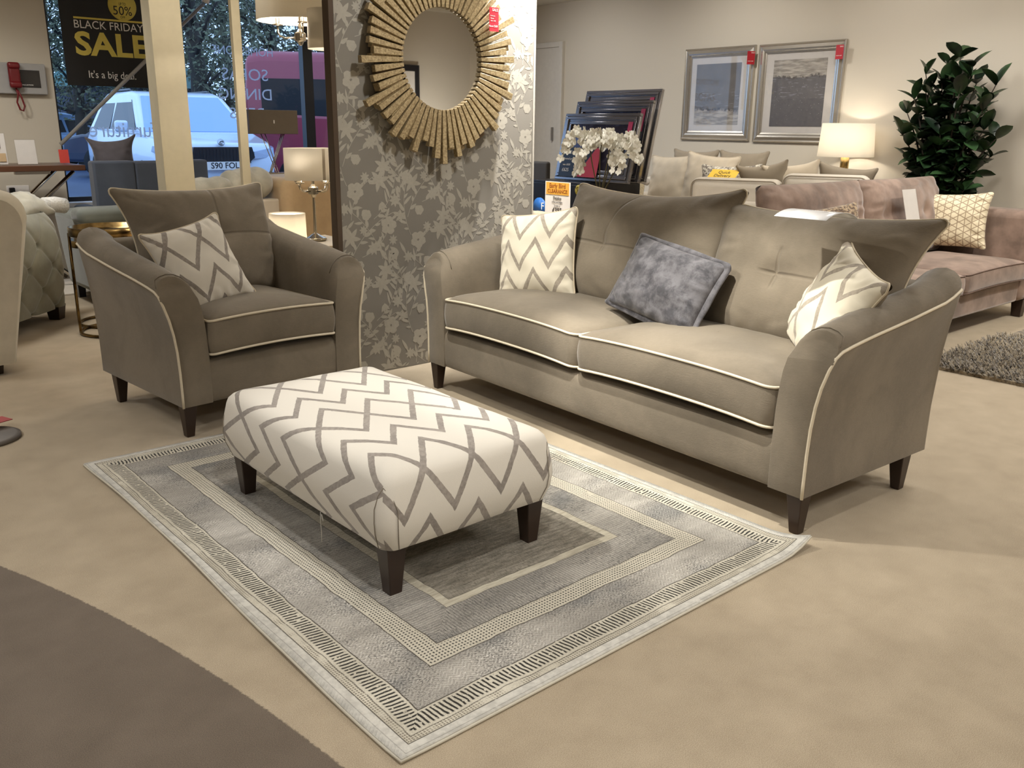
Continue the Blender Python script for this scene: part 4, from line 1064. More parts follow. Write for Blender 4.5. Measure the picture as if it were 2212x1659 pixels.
soft(dc, -.40, .0, .0, .06, .44, 1.01, m_dg, 'backrest', .025); soft(dc, -.42, .02, -.42, .05, .40, .49, m_dg, 'seat', .03); [leg(dc, a, b, .41, .04, .03) for a in (-.38, -.02) for b in (-.38, .02)]
# shaggy rug and sofa fragment on the right edge
sh = Mat('brown_shag_pile', lin(104, 90, 72), .95, sheen=.4)
sh.color(sh.mix(sh.noise(30, 4, .7).step(.35, .65), lin(66, 56, 44), lin(150, 136, 112))); sh = sh.m
rnd = random.Random(8); mb = MB().box(5.22, 6.9, .6, 2.26, .001, .02)
for k in range(9000):
    x_, y_ = rnd.uniform(5.22, 6.4), rnd.uniform(1.25, 2.27); a = rnd.uniform(0, 6.28); h_ = rnd.uniform(.02, .045); w_ = .006
    mb.add([(x_-w_*math.sin(a), y_+w_*math.cos(a), .012), (x_+w_*math.sin(a), y_-w_*math.cos(a), .012), (x_+.03*math.cos(a)+w_*math.sin(a), y_+.03*math.sin(a), .012+h_), (x_+.03*math.cos(a)-w_*math.sin(a), y_+.03*math.sin(a)+w_*.5, .012+h_)], [(0, 1, 2, 3)])
tag(mb.build('shaggy_rug', sh, None, fixn=False), 'brown long pile shaggy rug at the right edge in front of the rose sofa', 'rug')
# ------------------------------------------------------------------ left side
m_pale = velvet('pale_crushed_velvet', lin(206, 198, 180), .10, .7, 7)
m_sage = velvet('sage_grey_velvet', lin(142, 140, 126), .22, .7, 5)
m_slate = velvet('slate_blue_fabric', lin(78, 84, 96), .12, .4, 6)
m_silv = velvet('silver_crushed_velvet', lin(178, 174, 160), .2, .8, 8)
m_tan = velvet('tan_crushed_velvet', lin(190, 164, 128), .12, .6, 6)
# pale sofa at the left edge
pe = thing('pale_velvet_sofa', 'pale cream crushed velvet sofa arm cut off by the left edge of the photo', 'sofa', (.885, 5.38, .001), R(4))
def rollarm(par, L, W_, H, mat, name='arm', lean_=.0, tuft=None, r=.14):
    prof = [(W_*.5, .06), (W_*.5+lean_*.3, .3), (W_*.5+lean_, H-.16)]+[(r*math.cos(t)+(W_*.5+lean_-r), H-r+r*math.sin(t)) for t in np.linspace(0, PI, 10)]+[(-W_*.5, H-.3), (-W_*.5, .06)]
    n = len(prof)
    def f(u, v):
        k = v*(n-1); i = min(int(k), n-2); t = k-i; x_ = prof[i][0]*(1-t)+prof[i+1][0]*t; z_ = prof[i][1]*(1-t)+prof[i+1][1]*t
        y_ = L*u; e_ = min(u, 1-u)*L; k_ = 1-max(0, 1-e_/.05)**2*.12
        p_ = Vector((x_*k_, y_, .06+(z_-.06)*(1-max(0, 1-e_/.05)**2*.05)))
        if tuft:
            s1 = v*tuft[1]; s2 = u*tuft[0]
            g = min((s1+s2) % 1, 1-(s1+s2) % 1)*2; h = min((s1-s2) % 1, 1-(s1-s2) % 1)*2
            d = (g*h)**.4*.028-.02
            c = Vector((W_*.5-r-.0, L*u, H*.55)); nn = (p_-c); nn.y = 0; p_ += nn.normalized()*d
        return p_
    mb = MB().grid(f, 40 if tuft else 24, 40)
    mb.add([f(0, j/40) for j in range(41)], [list(range(41))]); mb.add([f(1, j/40) for j in range(41)], [list(range(41))])
    return mb.build(name, mat, par)
rollarm(pe, 1.0, .36, 1.0, m_pale, lean_=.155); soft(pe, -.75, -.17, .06, .98, .1, .45, m_pale, 'seat', .06); [leg(pe, a, b, .1, .08, .06) for a in (.08, -.6) for b in (.08, .9)]
# chesterfield
ch = thing('chesterfield_sofa', 'sage grey deep-buttoned velvet sofa left of the brass nest of tables', 'sofa', (1.715, 6.835, .001), R(46.4))
def tuftpanel(u, v):
    x_ = -.76+u*.76; z_ = .10+v*.60; e_ = max(0, v-.78)/.22
    s1, s2 = u*2.6, v*2.0
    g = 1-abs(((s1+s2) % 1)-.5)*2; h = 1-abs(((s1-s2) % 1)-.5)*2
    d = -.03+(.016*math.exp(-g/.13)+.016*math.exp(-h/.13)+.035*math.exp(-(g*g+h*h)/.03))*(1-e_)
    y_ = -.02*math.sin(PI*v)+d+.07*e_**2; xr = max(0, u-.86)/.14
    return Vector((x_-.0*xr+.05*math.sin(PI*v*.9)*xr, y_+.12*xr**2, z_+.05*math.sin(e_*PI/2)))
mb = MB().grid(tuftpanel, 100, 80); mb.build('buttoned_arm', m_sage, ch)
soft(ch, -.76, -.015, .04, .85, .10, .735, m_sage, 'body', .07)
leg(ch, -.075, .05, .105, .10, .075); leg(ch, -.66, .05, .105, .10, .075)
m_wv = Mat('white_beaded_fabric', lin(214, 212, 206), .5); m_wv.bump(m_wv.voronoi(70), .8, .005); m_wv = m_wv.m
scatter(.34, .26, .13, m_silv, 'silver velvet cushion with a beaded end lying on top of the buttoned sofa', (1.55, 6.98, .79), R(30), R(60), R(-4), 70, None, N=24)
tag(MB().tube([(1.69, 7.03, .78), (1.77, 7.06, .78), (1.84, 7.09, .765)], .055, 16).build('beaded_bolster', m_wv, None), 'small white beaded bolster next to the brass nest of tables', 'cushion')
# nest of tables
m_ab = Mat('aged_brass', lin(150, 122, 70), .28, .95); m_ab.color(m_ab.mix(m_ab.noise(9, 3).step(.35, .65), lin(70, 54, 30), lin(160, 132, 84))); m_ab = m_ab.m
def nest(cx, cy, r, h, lab, name='side_table', ht=.045):
    t = thing(name, lab, 'side table', (cx, cy, .001), 0, 'brass nest of tables')
    MB().lathe([(0, h-ht*.7), (r-.004, h-ht*.7), (r, h-ht), (r+.004, h-ht), (r+.004, h), (r-.004, h), (r-.006, h-ht*.55), (0, h-ht*.55)], 56).build('tray_top', m_ab, t)
    L_ = [(r*math.cos(a), r*math.sin(a), .011) for a in np.linspace(0, 2*PI, 49)[:-1]]
    MB().tube(L_, .010, 8, True).build('base_ring', m_ab, t)
    for a in (2.88, 4.0, 5.9, 1.0): MB().tube([(r*math.cos(a), r*math.sin(a), .01), (r*math.cos(a), r*math.sin(a), h-ht*.7)], .009, 8).build('leg', m_ab, t)
nest(1.845, 6.16, .235, .70, 'taller round brass tray table of the nest behind the armchair', ht=.055)
nest(1.90, 6.46, .215, .585, 'lower round brass tray table tucked under the taller one')
# grey green tub chair behind the nest
gc = thing('tub_chair', 'grey-green velvet tub chair half hidden behind the brass nest of tables', 'armchair', (1.93, 7.02, .001))
m_gg = velvet('grey_green_velvet', lin(118, 122, 116), .14, .5)
MB().hull([(x_, y_, z_) for x_, y_, z_ in ((.03, .03, .10), (.68, .03, .10), (.68, .66, .10), (.03, .66, .10), (-.02, -.02, .70), (.72, -.02, .70), (.72, .70, .70), (-.02, .70, .70))]).build('body', m_gg, gc, bevel=.05, seg=4)
soft(gc, -.03, .73, -.03, .2, .62, .745, m_gg, 'arm_top', .05); [leg(gc, a, b, .11, .06, .05, m_blk) for a in (.09, .6) for b in (.07, .58)]
tag(MB().box(.9, 3.9, 7.72, 8.5, .001, .014).build('pale_rug', plain('pale_rug_pile', lin(206, 196, 180), .95, bump=.4), None), 'pale rug on the floor beyond the brass tables', 'rug')
# console below the wall panel
m_wal = plain('dark_walnut', lin(88, 56, 38), .35, bs=40)
ct = thing('bar_table', 'tall walnut bar table with crossed chrome legs under the red handset', 'table', (1.05, 8.05, .001))
MB().box(0, 1.24, 0, .62, .965, 1.01).build('table_top', m_wal, ct, bevel=.004); MB().box(.0, 1.18, .02, .6, 1.0102, 1.018).build('glass_sheet', m_pglass, ct)
for y_ in (.06, .56):
    MB().tube([(.10, y_, .012), (1.16, y_, .96)], .016, 8).build('crossed_leg', m_nick, ct); MB().tube([(1.14, y_+.03, .012), (.12, y_+.03, .96)], .016, 8).build('crossed_leg', m_nick, ct)
MB().box(.42, .52, .05, .12, .93, .964).box(.72, .98, .06, .10, .94, .964).build('underside_bracket', m_card, ct)
def holder(X, Y, w, h, lab, rz, bright=True):
    t = thing('leaflet_holder', lab, 'sign', (X, Y, 1.019), rz, rot=(R(-6), 0, rz))
    MB().box(-w/2, w/2, -.001, .001, 0, h).build('leaflet', m_card, t); MB().box(-w/2-.004, w/2+.004, -.005, -.002, 0, h+.004).build('acrylic_front', m_clear, t); MB().box(-w/2, w/2, 0, .05, 0, .003).build('foot', m_clear, t)
    return t
holder(1.90, 8.22, .15, .19, 'small acrylic holder with a white leaflet on the bar table', R(4))
t = holder(1.66, 8.24, .20, .24, 'brochure stand with a sofa photo leaflet at the left end of the bar table', R(0))
MB().box(-.03, .06, -.0075, -.006, .125, .215).build('printed_panel', m_gry, t); MB().box(-.09, .09, -.0075, -.006, .02, .085).build('printed_photo', m_tan, t)
t = holder(2.20, 8.3, .075, .11, 'small red card in a holder at the window end of the bar table', 0); MB().box(-.038, .038, -.0075, -.006, .0, .11).build('red_card', plain('red_leaflet', lin(196, 60, 48), .5), t)
pn = thing('alarm_panel', 'pale grey wall box with a dark display panel on the left wall', 'wall panel', (0, 0, 0))
a, b = onY(-18, 142, 8.895), onY(101, 205, 8.895)
pn.location = (a.x, 8.895, b.z)
W_, H_ = b.x-a.x, a.z-b.z+.03
soft(pn, 0, W_, -.05, 0, 0, H_, plain('pale_grey_plastic', lin(166, 164, 162), .5), 'casing', .008)
MB().box(.17, W_-.05, -.053, -.0505, .055, H_-.055).build('display', Mat('dark_display', lin(44, 42, 42), .25).m, pn)
text('EVACUATION', .016, m_white, pn, (.19, -.0545, .07), FACE_Y)
hs = thing('telephone_handset', 'dark red telephone handset hooked on the grey wall box', 'telephone', (a.x+.145, 8.838, b.z+.05))
m_hs = plain('oxblood_plastic', lin(110, 20, 26), .35)
soft(hs, -.045, .045, -.045, -.0, .0, .20, m_hs, 'handset', .02); soft(hs, -.048, .048, -.06, -.012, .15, .205, m_hs, 'earpiece', .02); soft(hs, -.048, .048, -.06, -.012, -.005, .05, m_hs, 'mouthpiece', .02)
MB().tube([(.0, -.02, .0), (.01, -.02, -.06), (-.005, -.02, -.12), (.012, -.02, -.18), (.035, -.02, -.19), (.05, -.02, -.15), (.035, -.02, -.08), (.01, -.02, -.02)], .0075, 8).build('coiled_cord', m_hs, hs)
so = thing('wall_socket', 'white wall socket with a black plug beneath the bar table', 'socket', (onY(38, 405, 8.9).x, 8.90, onY(38, 412, 8.9).z))
MB().box(-.09, .09, -.009, 0, -.045, .045).build('plate', m_card, so, bevel=.003); soft(so, -.075, -.03, -.05, -.009, -.03, .03, m_blk, 'plug', .008)
# slate armchair at the window with cushion
bc = thing('slate_armchair', 'slate grey fabric armchair backing onto the columns by the window', 'armchair', (2.26, 7.75, .001))
soft(bc, 0, .33, .0, .14, .10, 1.05, m_slate, 'back_panel', .02); soft(bc, .33, .66, .0, .14, .10, 1.045, m_slate, 'back_panel', .02); soft(bc, .66, .95, .0, .14, .10, 1.05, m_slate, 'back_panel', .02)
soft(bc, .0, .95, .13, .75, .10, .46, m_slate, 'seat', .05); [leg(bc, a_, b_, .11, .05, .04, m_blk) for a_ in (.06, .88) for b_ in (.08, .68)]
soft(bc, .0, .16, .13, .75, .40, .66, m_slate, 'arm', .05); soft(bc, .79, .95, .13, .75, .40, .66, m_slate, 'arm', .05)
m_vg = velvet('dark_grey_velvet', lin(84, 80, 84), .2, .6)
scatter(.34, .30, .18, m_vg, 'dark grey velvet cushion with pointed corners on top of the slate armchair', (2.50, 7.98, 1.07), R(-25), R(8), R(-4), 71, None, N=30, cs=.12, ear=.05)
# window sofa
wsf = thing('silver_sofa', 'silver grey sofa with rolled velvet cushions in front of the window', 'sofa', (2.74, 6.98, .001), R(12))
soft(wsf, .0, .86, .0, .58, .10, .74, m_cream, 'frame', .02)
def bolster(par, a, b, r, mat, name='rolled_cushion'):
    a, b = Vector(a), Vector(b); n = 14
    pts = [a.lerp(b, i/n) for i in range(n+1)]
    return MB().tube(pts, r, 20, rf=lambda t: r*(1-abs(2*t-1)**8*.55)*(1+.05*math.sin(t*19))).build(name, mat, par)
bolster(wsf, (-.02, .12, .81), (.45, .12, .82), .12, m_silv); bolster(wsf, (.40, .14, .855), (.86, .16, .875), .13, m_silv)
tn = thing('tan_velvet_armchair', 'tan crushed velvet armchair behind the tall lamp at the edge of the partition', 'armchair', (3.62, 7.06, .001))
soft(tn, -.06, .7, -.02, .75, .10, .915, m_tan, 'body', .08, 6); [leg(tn, a_, b_, .1, .06, .05) for a_ in (.0, .62) for b_ in (.06, .68)]
# lamp table and lamps
lt_ = thing('lamp_table', 'pale side table under the two lamps behind the armchair', 'side table', (2.86, 5.55, .001))
soft(lt_, 0, .58, 0, .62, .50, .535, plain('pale_oak', lin(206, 194, 170), .5), 'table_top', .005); [leg(lt_, a_, b_, .505, .05, .04) for a_ in (.05, .53) for b_ in (.05, .57)]
def candelabra(par, z, r, zr, m, n=3, off=.5, up=.09):
    MB().lathe([(0, z-.03), (.012, z-.025), (.022, z-.005), (.036, z), (.036, z+.045), (.02, z+.055), (.010, z+.07), (.010, z+.10), (0, z+.10)], 12, smooth=False).build('hub', m, par)
    for k in range(n):
        a_ = off+2*PI*k/n; c_, s_ = math.cos(a_), math.sin(a_)
        arm = MB().tube([(c_*.03, s_*.03, z+.02), (c_*r*.7, s_*r*.7, z+.018), (c_*r*.92, s_*r*.92, z+.03), (c_*r, s_*r, z+.055), (c_*r, s_*r, z+up)], .006, 8)
        arm.build('arm', m, par)
        MB().lathe([(0, 0), (.030, .004), (.032, .012), (.012, .016), (.012, .05), (0, .05)], 16, T=Matrix.Translation((c_*r, s_*r, z+up))).build('candle_cup', m, par)
la = thing('candelabra_table_lamp', 'nickel three-arm table lamp with an oval linen shade on the side table', 'table lamp', (3.20, 5.88, .536))
ov = shade(la, .205, .205, .435, .655, m_linsh, 48); ov.scale = (1, .75, 1)
MB().lathe([(0, 0), (.075, 0), (.085, .012), (.08, .022), (.055, .03), (.03, .045), (.012, .055), (.010, .32), (0, .32)], 8, smooth=False).build('base', m_nick, la, bevel=.002)
MB().tube([(0, 0, .05), (0, 0, .33)], .008, 10).build('stem', m_nick, la)
candelabra(la, .335, .135, .4, m_nick, 4, .35, .075)
MB().box(-.002, .018, -.156, -.152, .437, .652).build('shade_seam', m_tp, la)
bulb(la, (0, 0, .54), 5)
wl = thing('small_lit_lamp', 'short lamp with a glowing white drum shade beside the candelabra lamp', 'table lamp', (2.86+.03, 5.50, .36), 0)
wl.location = (2.78, 5.48, .401)
shade(wl, .118, .122, .14, .385, m_wsh, 40); MB().lathe([(0, 0), (.06, 0), (.06, .01), (.012, .02), (.03, .07), (.012, .12), (.008, .2), (0, .2)], 24).build('base', m_brass, wl); bulb(wl, (0, 0, .25), 110)
lb = thing('low_stool_table', 'low side table carrying the glowing white lamp', 'side table', (2.66, 5.33, .001)); soft(lb, 0, .25, 0, .22, .37, .40, m_cream, 'table_top', .005); [leg(lb, a_, b_, .372, .03, .025) for a_ in (.03, .22) for b_ in (.03, .19)]
# pendant and second shade
cd = thing('pendant_light', 'three-arm brass pendant light with a wide linen drum shade, lit', 'ceiling light', (2.955, 5.5, 1.865))
shade(cd, .262, .268, .115, .36, m_linsh, 56); candelabra(cd, .0, .15, .1, m_nick, 3, .15, .09); MB().tube([(0, 0, .1), (0, 0, .93)], .005, 8).build('suspension_rod', m_brass, cd)
for k in range(3): bulb(cd, (.15*math.cos(.15+2*PI*k/3), .15*math.sin(.15+2*PI*k/3), .19), 13, r=.02)
p = onY(692, 105, 5.1)
s2 = thing('drum_pendant', 'smaller linen pendant shade hanging next to the partition edge', 'ceiling light', (p.x+.08, 5.1, p.z))
shade(s2, .14, .145, 0, .225, m_linsh, 44); MB().tube([(0, 0, .15), (0, 0, ZC-p.z)], .004, 8).build('suspension_cord', m_blk, s2); bulb(s2, (0, 0, .1), 6)
MB().lathe([(.145, .05), (.145, .052), (.003, .15), (.003, .148)], 6).build('shade_carrier', m_brass, s2)
# rectangular shade lamp with crossing chrome legs
rl = thing('rectangular_shade_lamp', 'lamp with a brown rectangular shade on crossed chrome rods before the window', 'table lamp', (3.97, 8.05, .901))
MB().box(-.245, .245, -.07, .07, .365, .58).build('lamp_shade', plain('brown_silk_shade', lin(110, 98, 82), .7), rl, bevel=.004); MB().box(-.006, .006, -.0735, -.0705, .46, .49).build('switch', m_card, rl)
for k in range(5): MB().tube([(-.12+.05*(k % 2), -.03+.02*k, .37), (.02+.03*k, -.03+.02*k, .0)] if k < 2 else [(.06+.025*k, -.03+.02*k, .37), (-.08+.02*k, -.03+.02*k, .0)], .0045, 8).build('chrome_rod', m_nick, rl)
MB().box(-.16, .16, -.07, .07, 0, .012).build('base', m_nick, rl)
rt = thing('window_console', 'console behind the silver sofa carrying the rectangular lamp', 'console table', (3.6, 7.95, .001)); soft(rt, 0, .75, 0, .3, .86, .90, m_wal, 'table_top', .004); [leg(rt, a_, b_, .862, .04, .03) for a_ in (.03, .72) for b_ in (.03, .27)]
# banner and brace in the window
bn = thing('sale_banner', 'black Black Friday sale banner hanging in the window', 'banner', (0, 8.88, 0))
m_ban = plain('banner_black', lin(16, 15, 16), .6); m_yel = plain('banner_gold', lin(228, 208, 100), .6)
a, b, c = onY(127, 20, 8.88), onY(148, 184, 8.88), onY(315, 184, 8.88)
bx0, bx1, bz0, bz1 = a.x, a.x+.98, b.z, 2.62
MB().box(bx0, bx1, 0, .004, bz0, bz1).build('banner_cloth', m_ban, bn)
def fit(body, x0, x1, yb, yt, mat, Y=8.88, dy=-.0035, bold=0):
    A, B, C = onY(x0, yb, Y), onY(x1, yb, Y), onY((x0+x1)/2, yt, Y)
    o = text(body, 1, mat, bn, (0, 0, 0), FACE_Y, bold=bold); me = o.data
    xs = [v.co.x for v in me.vertices]; ys = [v.co.y for v in me.vertices]; w_, h_ = max(xs)-min(xs), max([q for q in ys])
    sx, sy = (B.x-A.x)/w_, (C.z-(A.z+B.z)/2)/h_
    me.transform(Matrix.Diagonal((sx, sy, .02, 1))@Matrix.Translation((-min(xs), 0, 0))); o.location = (A.x, dy, (A.z+B.z)/2)
fit('BLACK FRIDAY', 161, 309, 65, 48, m_white); fit('SALE', 165, 322, 121, 72, m_yel, bold=.03); fit("It's a big deal.", 193, 294, 170, 154, m_white)
A, B = onY(158, 37, 8.88), onY(320, 46, 8.88); MB().box(A.x, B.x+.1, -.003, -.001, A.z-.008, A.z+.008).build('gold_rule', m_yel, bn)
A = onY(264, 18, 8.88); MB().lathe([(0, 0), (.125, 0), (.125, .003), (0, .003)], 40, T=Matrix.Translation((A.x, -.002, A.z+.02))@Matrix.Rotation(PI/2, 4, 'X')).build('gold_roundel', m_yel, bn)
fit('UP TO', 256, 271, 12, 6, m_ban, dy=-.0065); fit('50%', 245, 285, 33, 14, m_ban, dy=-.0065); fit('OFF', 260, 270, 40, 35, m_ban, dy=-.0065)
a, b = onY(131, 312, 8.75), onY(440, 8, 8.75)
br_ = thing('diagonal_stay', 'pale diagonal metal stay running up across the window', 'brace', a)
MB().tube([(0, 0, 0), b-a], .017, 10).build('rod', plain('pale_steel', lin(160, 156, 150), .4), br_)
sp_ = thing('spotlight_reflection', 'small white shape imitating a spotlight at the top of the diagonal stay', 'spotlight_reflection', onY(443, 6, 8.7)); MB().tube([(0, 0, 0), (.03, -.03, .12)], .035, 16).build('reflection_shape', m_card, sp_)  # solid white shape stands in for the reflection of a spot
# red card on a base, bottom left edge
rc = thing('floor_sign', 'round grey base with a red card at the left edge of the carpet', 'sign', (.665, 4.30, .001))
MB().lathe([(0, 0), (.15, 0), (.15, .012), (.13, .018), (0, .02)], 40).build('base', m_gry, rc)
MB().box(-.12, .155, .02, .10, .045, .048, T=Matrix.Rotation(R(20), 4, 'Z')).build('red_card', plain('muted_red_card', lin(160, 56, 56), .6), rc); MB().tube([(0, 0, .01), (0, .05, .045)], .006, 8).build('stem', m_gry, rc)
# dark frame on the wall behind the camera, seen in the mirror
df = thing('notice_frame', 'black framed notice on the wall, seen only as a reflection in the sunburst mirror', 'picture', (6.84, Y0+.002, 1.70))
MB().box(-.29, .29, 0, .04, -.42, .42).build('frame', m_blk, df, bevel=.004); MB().box(-.21, .21, .041, .043, -.34, .34).build('notice', m_sw, df)
# ------------------------------------------------------------------ outside
asph = plain('wet_asphalt', lin(70, 84, 112), .5, bump=.3, bs=30)
struct(MB().box(-20, 60, YW+.16, 70, -.0, .165).build('ground_outside', asph))
pv = Mat('paving_slabs', lin(120, 136, 168), .5); x, y, z = pv.xyz()
pv.color(pv.mix(((y*(1/.45)).fract().lt(.05)).mx((x*(1/.6)).fract().lt(.04)), lin(120, 138, 172), lin(70, 82, 112)))
struct(MB().box(-2, 9, YW+.16, 11.4, .165, .20).build('pavement_outside', pv.m))
def foliage_mat(n, a, b):
    m = Mat(n, a, .8); m.color(m.mix(m.noise(2.2, 3).step(.35, .65), a, b)); return m.m
m_fol = foliage_mat('dusk_foliage', lin(50, 54, 42), lin(104, 112, 88)); m_bark = plain('bark', lin(60, 58, 54), .9)
def tree(loc, h, r, seed, label, nleaf=6000, trunk=.16, low=.28):
    rnd = random.Random(seed); t = thing('tree', label, 'tree', loc, 0, 'trees beyond the car park')
    tm = MB().tube([(0, 0, 0), (.05, .03, h*.3), (-.05, .1, h*.6), (.1, 0, h*.9)], trunk, 10, rf=lambda q: trunk*(1-q*.75))
    cl = []
    for k in range(26):
        a = rnd.uniform(0, 2*PI); zz = h*rnd.uniform(low, 1); rr = r*math.sqrt(max(.05, 1-((zz/h-.6)/.5)**2))*rnd.uniform(.2, 1)
        c = Vector((rr*math.cos(a), rr*math.sin(a), zz)); cl.append(c)
        tm.tube([(0, 0, zz*.75), c*.6+Vector((0, 0, zz*.33)), c], trunk*.2, 5, rf=lambda q: trunk*.28*(1-q*.8))
    tm.build('trunk', m_bark, t)
    vs, fs = [], []
    for k in range(nleaf):
        c = rnd.choice(cl); d = Vector((rnd.gauss(0, 1), rnd.gauss(0, 1), rnd.gauss(0, .8)))*r*.26; p_ = c+d
        a = Vector((rnd.gauss(0, 1), rnd.gauss(0, 1), rnd.gauss(0, 1))).normalized(); b = a.orthogonal().normalized(); s_ = rnd.uniform(.035, .085)
        o_ = len(vs); vs += [p_-a*s_, p_+b*s_*.5, p_+a*s_, p_-b*s_*.5]; fs.append((o_, o_+1, o_+2, o_+3))
    MB().add(vs, fs, smooth=False).build('crown', m_fol, t, fixn=False)
def far(px, depth): d = view(px, 280); d.z = 0; k = depth/1920.0; q = d*(depth/ (d.x*_f.x+d.y*_f.y)*math.hypot(_f.x, _f.y)); return Vector((q.x, q.y, .165))
tree(far(435, 20), 7.5, 2.6, 1, 'large dark tree behind the white car, its trunk between the columns', 12000, .22, .3)
tree(far(600, 24), 8.0, 3.0, 2, 'leafy tree rising behind the red van', 11000)
tree(far(330, 26), 9.0, 3.4, 3, 'tall tree beyond the banner in the window', 9000)
tree(far(175, 24), 7.0, 2.6, 4, 'tree seen between the left wall and the banner', 9000, low=.2)
tree(far(700, 30), 9.5, 3.5, 5, 'distant tree at the right of the window above the van roof', 6000)
tree(far(110, 34), 8.0, 3.2, 6, 'distant tree at the left edge of the window', 5000)
tree(far(500, 32), 10.0, 4.0, 7, 'far dark tree filling the gap between the nearer trees', 8000, low=.15)
m_cglass = Mat('car_glass', lin(12, 16, 24), .3, spec=.25).m; m_tyre = plain('tyre_rubber', lin(24, 24, 28), .8); m_alloy = plain('alloy', lin(170, 176, 186), .3, .8)
def wheel(par, x_, y_, s_=1, r=.34):
    T = Matrix.Translation((x_, y_, r))@Matrix.Rotation(PI/2, 4, 'Y')
    w_ = MB().lathe([(0, -.10), (r*.6, -.11), (r*.95, -.11), (r, -.07), (r, .07), (r*.95, .11), (r*.6, .11), (0, .10)], 32, T=T).build('wheel', m_tyre, par)
    mb = MB()
    for k in range(5):
        a = 2*PI*k/5; mb.hull([(q*math.cos(a+d), q*math.sin(a+d), zz) for q, d in ((.04, .5), (.04, -.5), (r*.6, .12), (r*.6, -.12)) for zz in (.105*s_, .125*s_)], T=T)
    mb.build('alloy_spokes', m_alloy, w_)
def car(loc, rz, paint, L, W, H, name, label, kind='suv', plate=None, logo=False):
    t = thing(name, label, 'car' if kind != 'van' else 'van', loc, rz); hw = W/2
    if kind == 'suv':       # front faces -y, y from 0 to L
        body = [(-hw*.80, .02, .32), (hw*.80, .02, .32), (-hw*.84, .0, .62), (hw*.84, .0, .62), (-hw*.80, .10, .92), (hw*.80, .10, .92), (-hw*.86, .9, 1.05), (hw*.86, .9, 1.05),
                (-hw, .55, .30), (hw, .55, .30), (-hw, .55, .78), (hw, .55, .78), (-hw*.97, 1.2, 1.06), (hw*.97, 1.2, 1.06), (-hw*.97, L-.5, 1.10), (hw*.97, L-.5, 1.10), (-hw*.93, L, .95), (hw*.93, L, .95), (-hw*.93, L-.05, .35), (hw*.93, L-.05, .35), (-hw, L-.5, .3), (hw, L-.5, .3)]
        y0, y1, y2, y3 = 1.05, 1.85, L-.75, L-.2
    elif kind == 'car':
        body = [(sx*hw*k, y_, z_) for sx in (-1, 1) for k, y_, z_ in ((.8, .0, .3), (.82, 0, .6), (.85, .3, .8), (1, .6, .3), (1, .6, .75), (.97, 1.3, .92), (.97, L-.5, .95), (.9, L, .85), (.9, L, .35))]
        y0, y1, y2, y3 = 1.25, 2.0, L-1.2, L-.5
    else:
        body = [(sx*hw*k, y_, z_) for sx in (-1, 1) for k, y_, z_ in ((.85, .0, .3), (.9, .0, .75), (.95, .45, 1.15), (1, .6, .3), (1, .8, 1.25), (1, L, .3), (1, L, 1.4))]
        y0, y1, y2, y3 = .55, 1.45, L-.05, L
    MB().hull(body, smooth=True).build('body', paint, t, bevel=.06, seg=4)
    zb = {'suv': 1.04, 'car': .90, 'van': 1.18}[kind]; tw = .72 if kind != 'van' else .86; bw = .93 if kind != 'van' else .985
    cab = [(sx*hw*bw, y_, zb) for sx in (-1, 1) for y_ in (y0, y3)]+[(sx*hw*tw, y_, H-(.06 if j in (0, 3) else 0)) for sx in (-1, 1) for j, y_ in enumerate((y1, y1+.35, y2-.3, y2))]
    cb = MB().hull(cab).build('cabin', paint, t, bevel=.05 if kind != 'van' else .16, seg=5)
    def q(a, b, c, d, ins, nm='window_glass', mat=None, off=.012):
        a, b, c, d = map(Vector, (a, b, c, d)); n_ = (b-a).cross(d-a).normalized(); cen = (a+b+c+d)/4
        if n_.dot(cen-Vector((0, L/2, zb))) < 0: n_ = -n_
        pts = [p_.lerp(cen, ins)+n_*off for p_ in (a, b, c, d)]
        return MB().add(pts+[p_-n_*.02 for p_ in pts], [(0, 1, 2, 3), (4, 7, 6, 5), (0, 4, 5, 1), (1, 5, 6, 2), (2, 6, 7, 3), (3, 7, 4, 0)], smooth=False).build(nm, mat or m_cglass, t)
    hb_, ht_ = hw*bw, hw*tw; zt = H-.06
    def sp(y_b, f): # point on side at height fraction f
        return hb_+(ht_-hb_)*f, zb+(zt-zb)*f
    q((-hb_, y0, zb), (hb_, y0, zb), (ht_, y1, zt), (-ht_, y1, zt), .10, 'windscreen', Mat('windscreen_glass', lin(126, 160, 214), .08, spec=1).m)
    for sx in (-1, 1):
        segs = [(y0+.25, y1+.05, (y1+y2)/2-.05, (y1+y2)/2-.05), ((y1+y2)/2+.05, (y1+y2)/2+.05, y2-.15, y3-.35)] if kind != 'van' else [(y0+.2, y1+.0, y1+.9, y1+.9), (y1+1.05, y1+1.05, y1+2.3, y1+2.3), (y1+2.4, y1+2.4, L-.3, L-.3)]
        for (ya, yb_, yc_, yd) in segs:
            xb_, z1_ = sp(0, .10); xt_, z2_ = sp(0, .86 if kind != 'van' else .62)
            if kind == 'van': xt_, z2_ = sp(0, .66); xb_, z1_ = sp(0, .06)
            q((sx*xb_, ya, z1_), (sx*xb_, yd, z1_), (sx*xt_, yc_, z2_), (sx*xt_, yb_, z2_), .0, off=.014)
        mm = soft(t, sx*hw*.98 if sx > 0 else -hw*1.18, sx*hw*1.18 if sx > 0 else -hw*.98, y0+.38, y0+.50, zb+.02, zb+.19, paint, 'door_mirror', .04)
        for y_ in (.82, L-.85): wheel(t, sx*(hw-.10), y_, sx)
        if kind == 'suv':
            MB().tube([(sx*ht_*.92, y1+.3, H-.03), (sx*ht_*.92, y1+.5, H+.03), (sx*ht_*.92, y2-.4, H+.03), (sx*ht_*.92, y2-.2, H-.03)], .015, 8).build('roof_rail', m_blk, t)
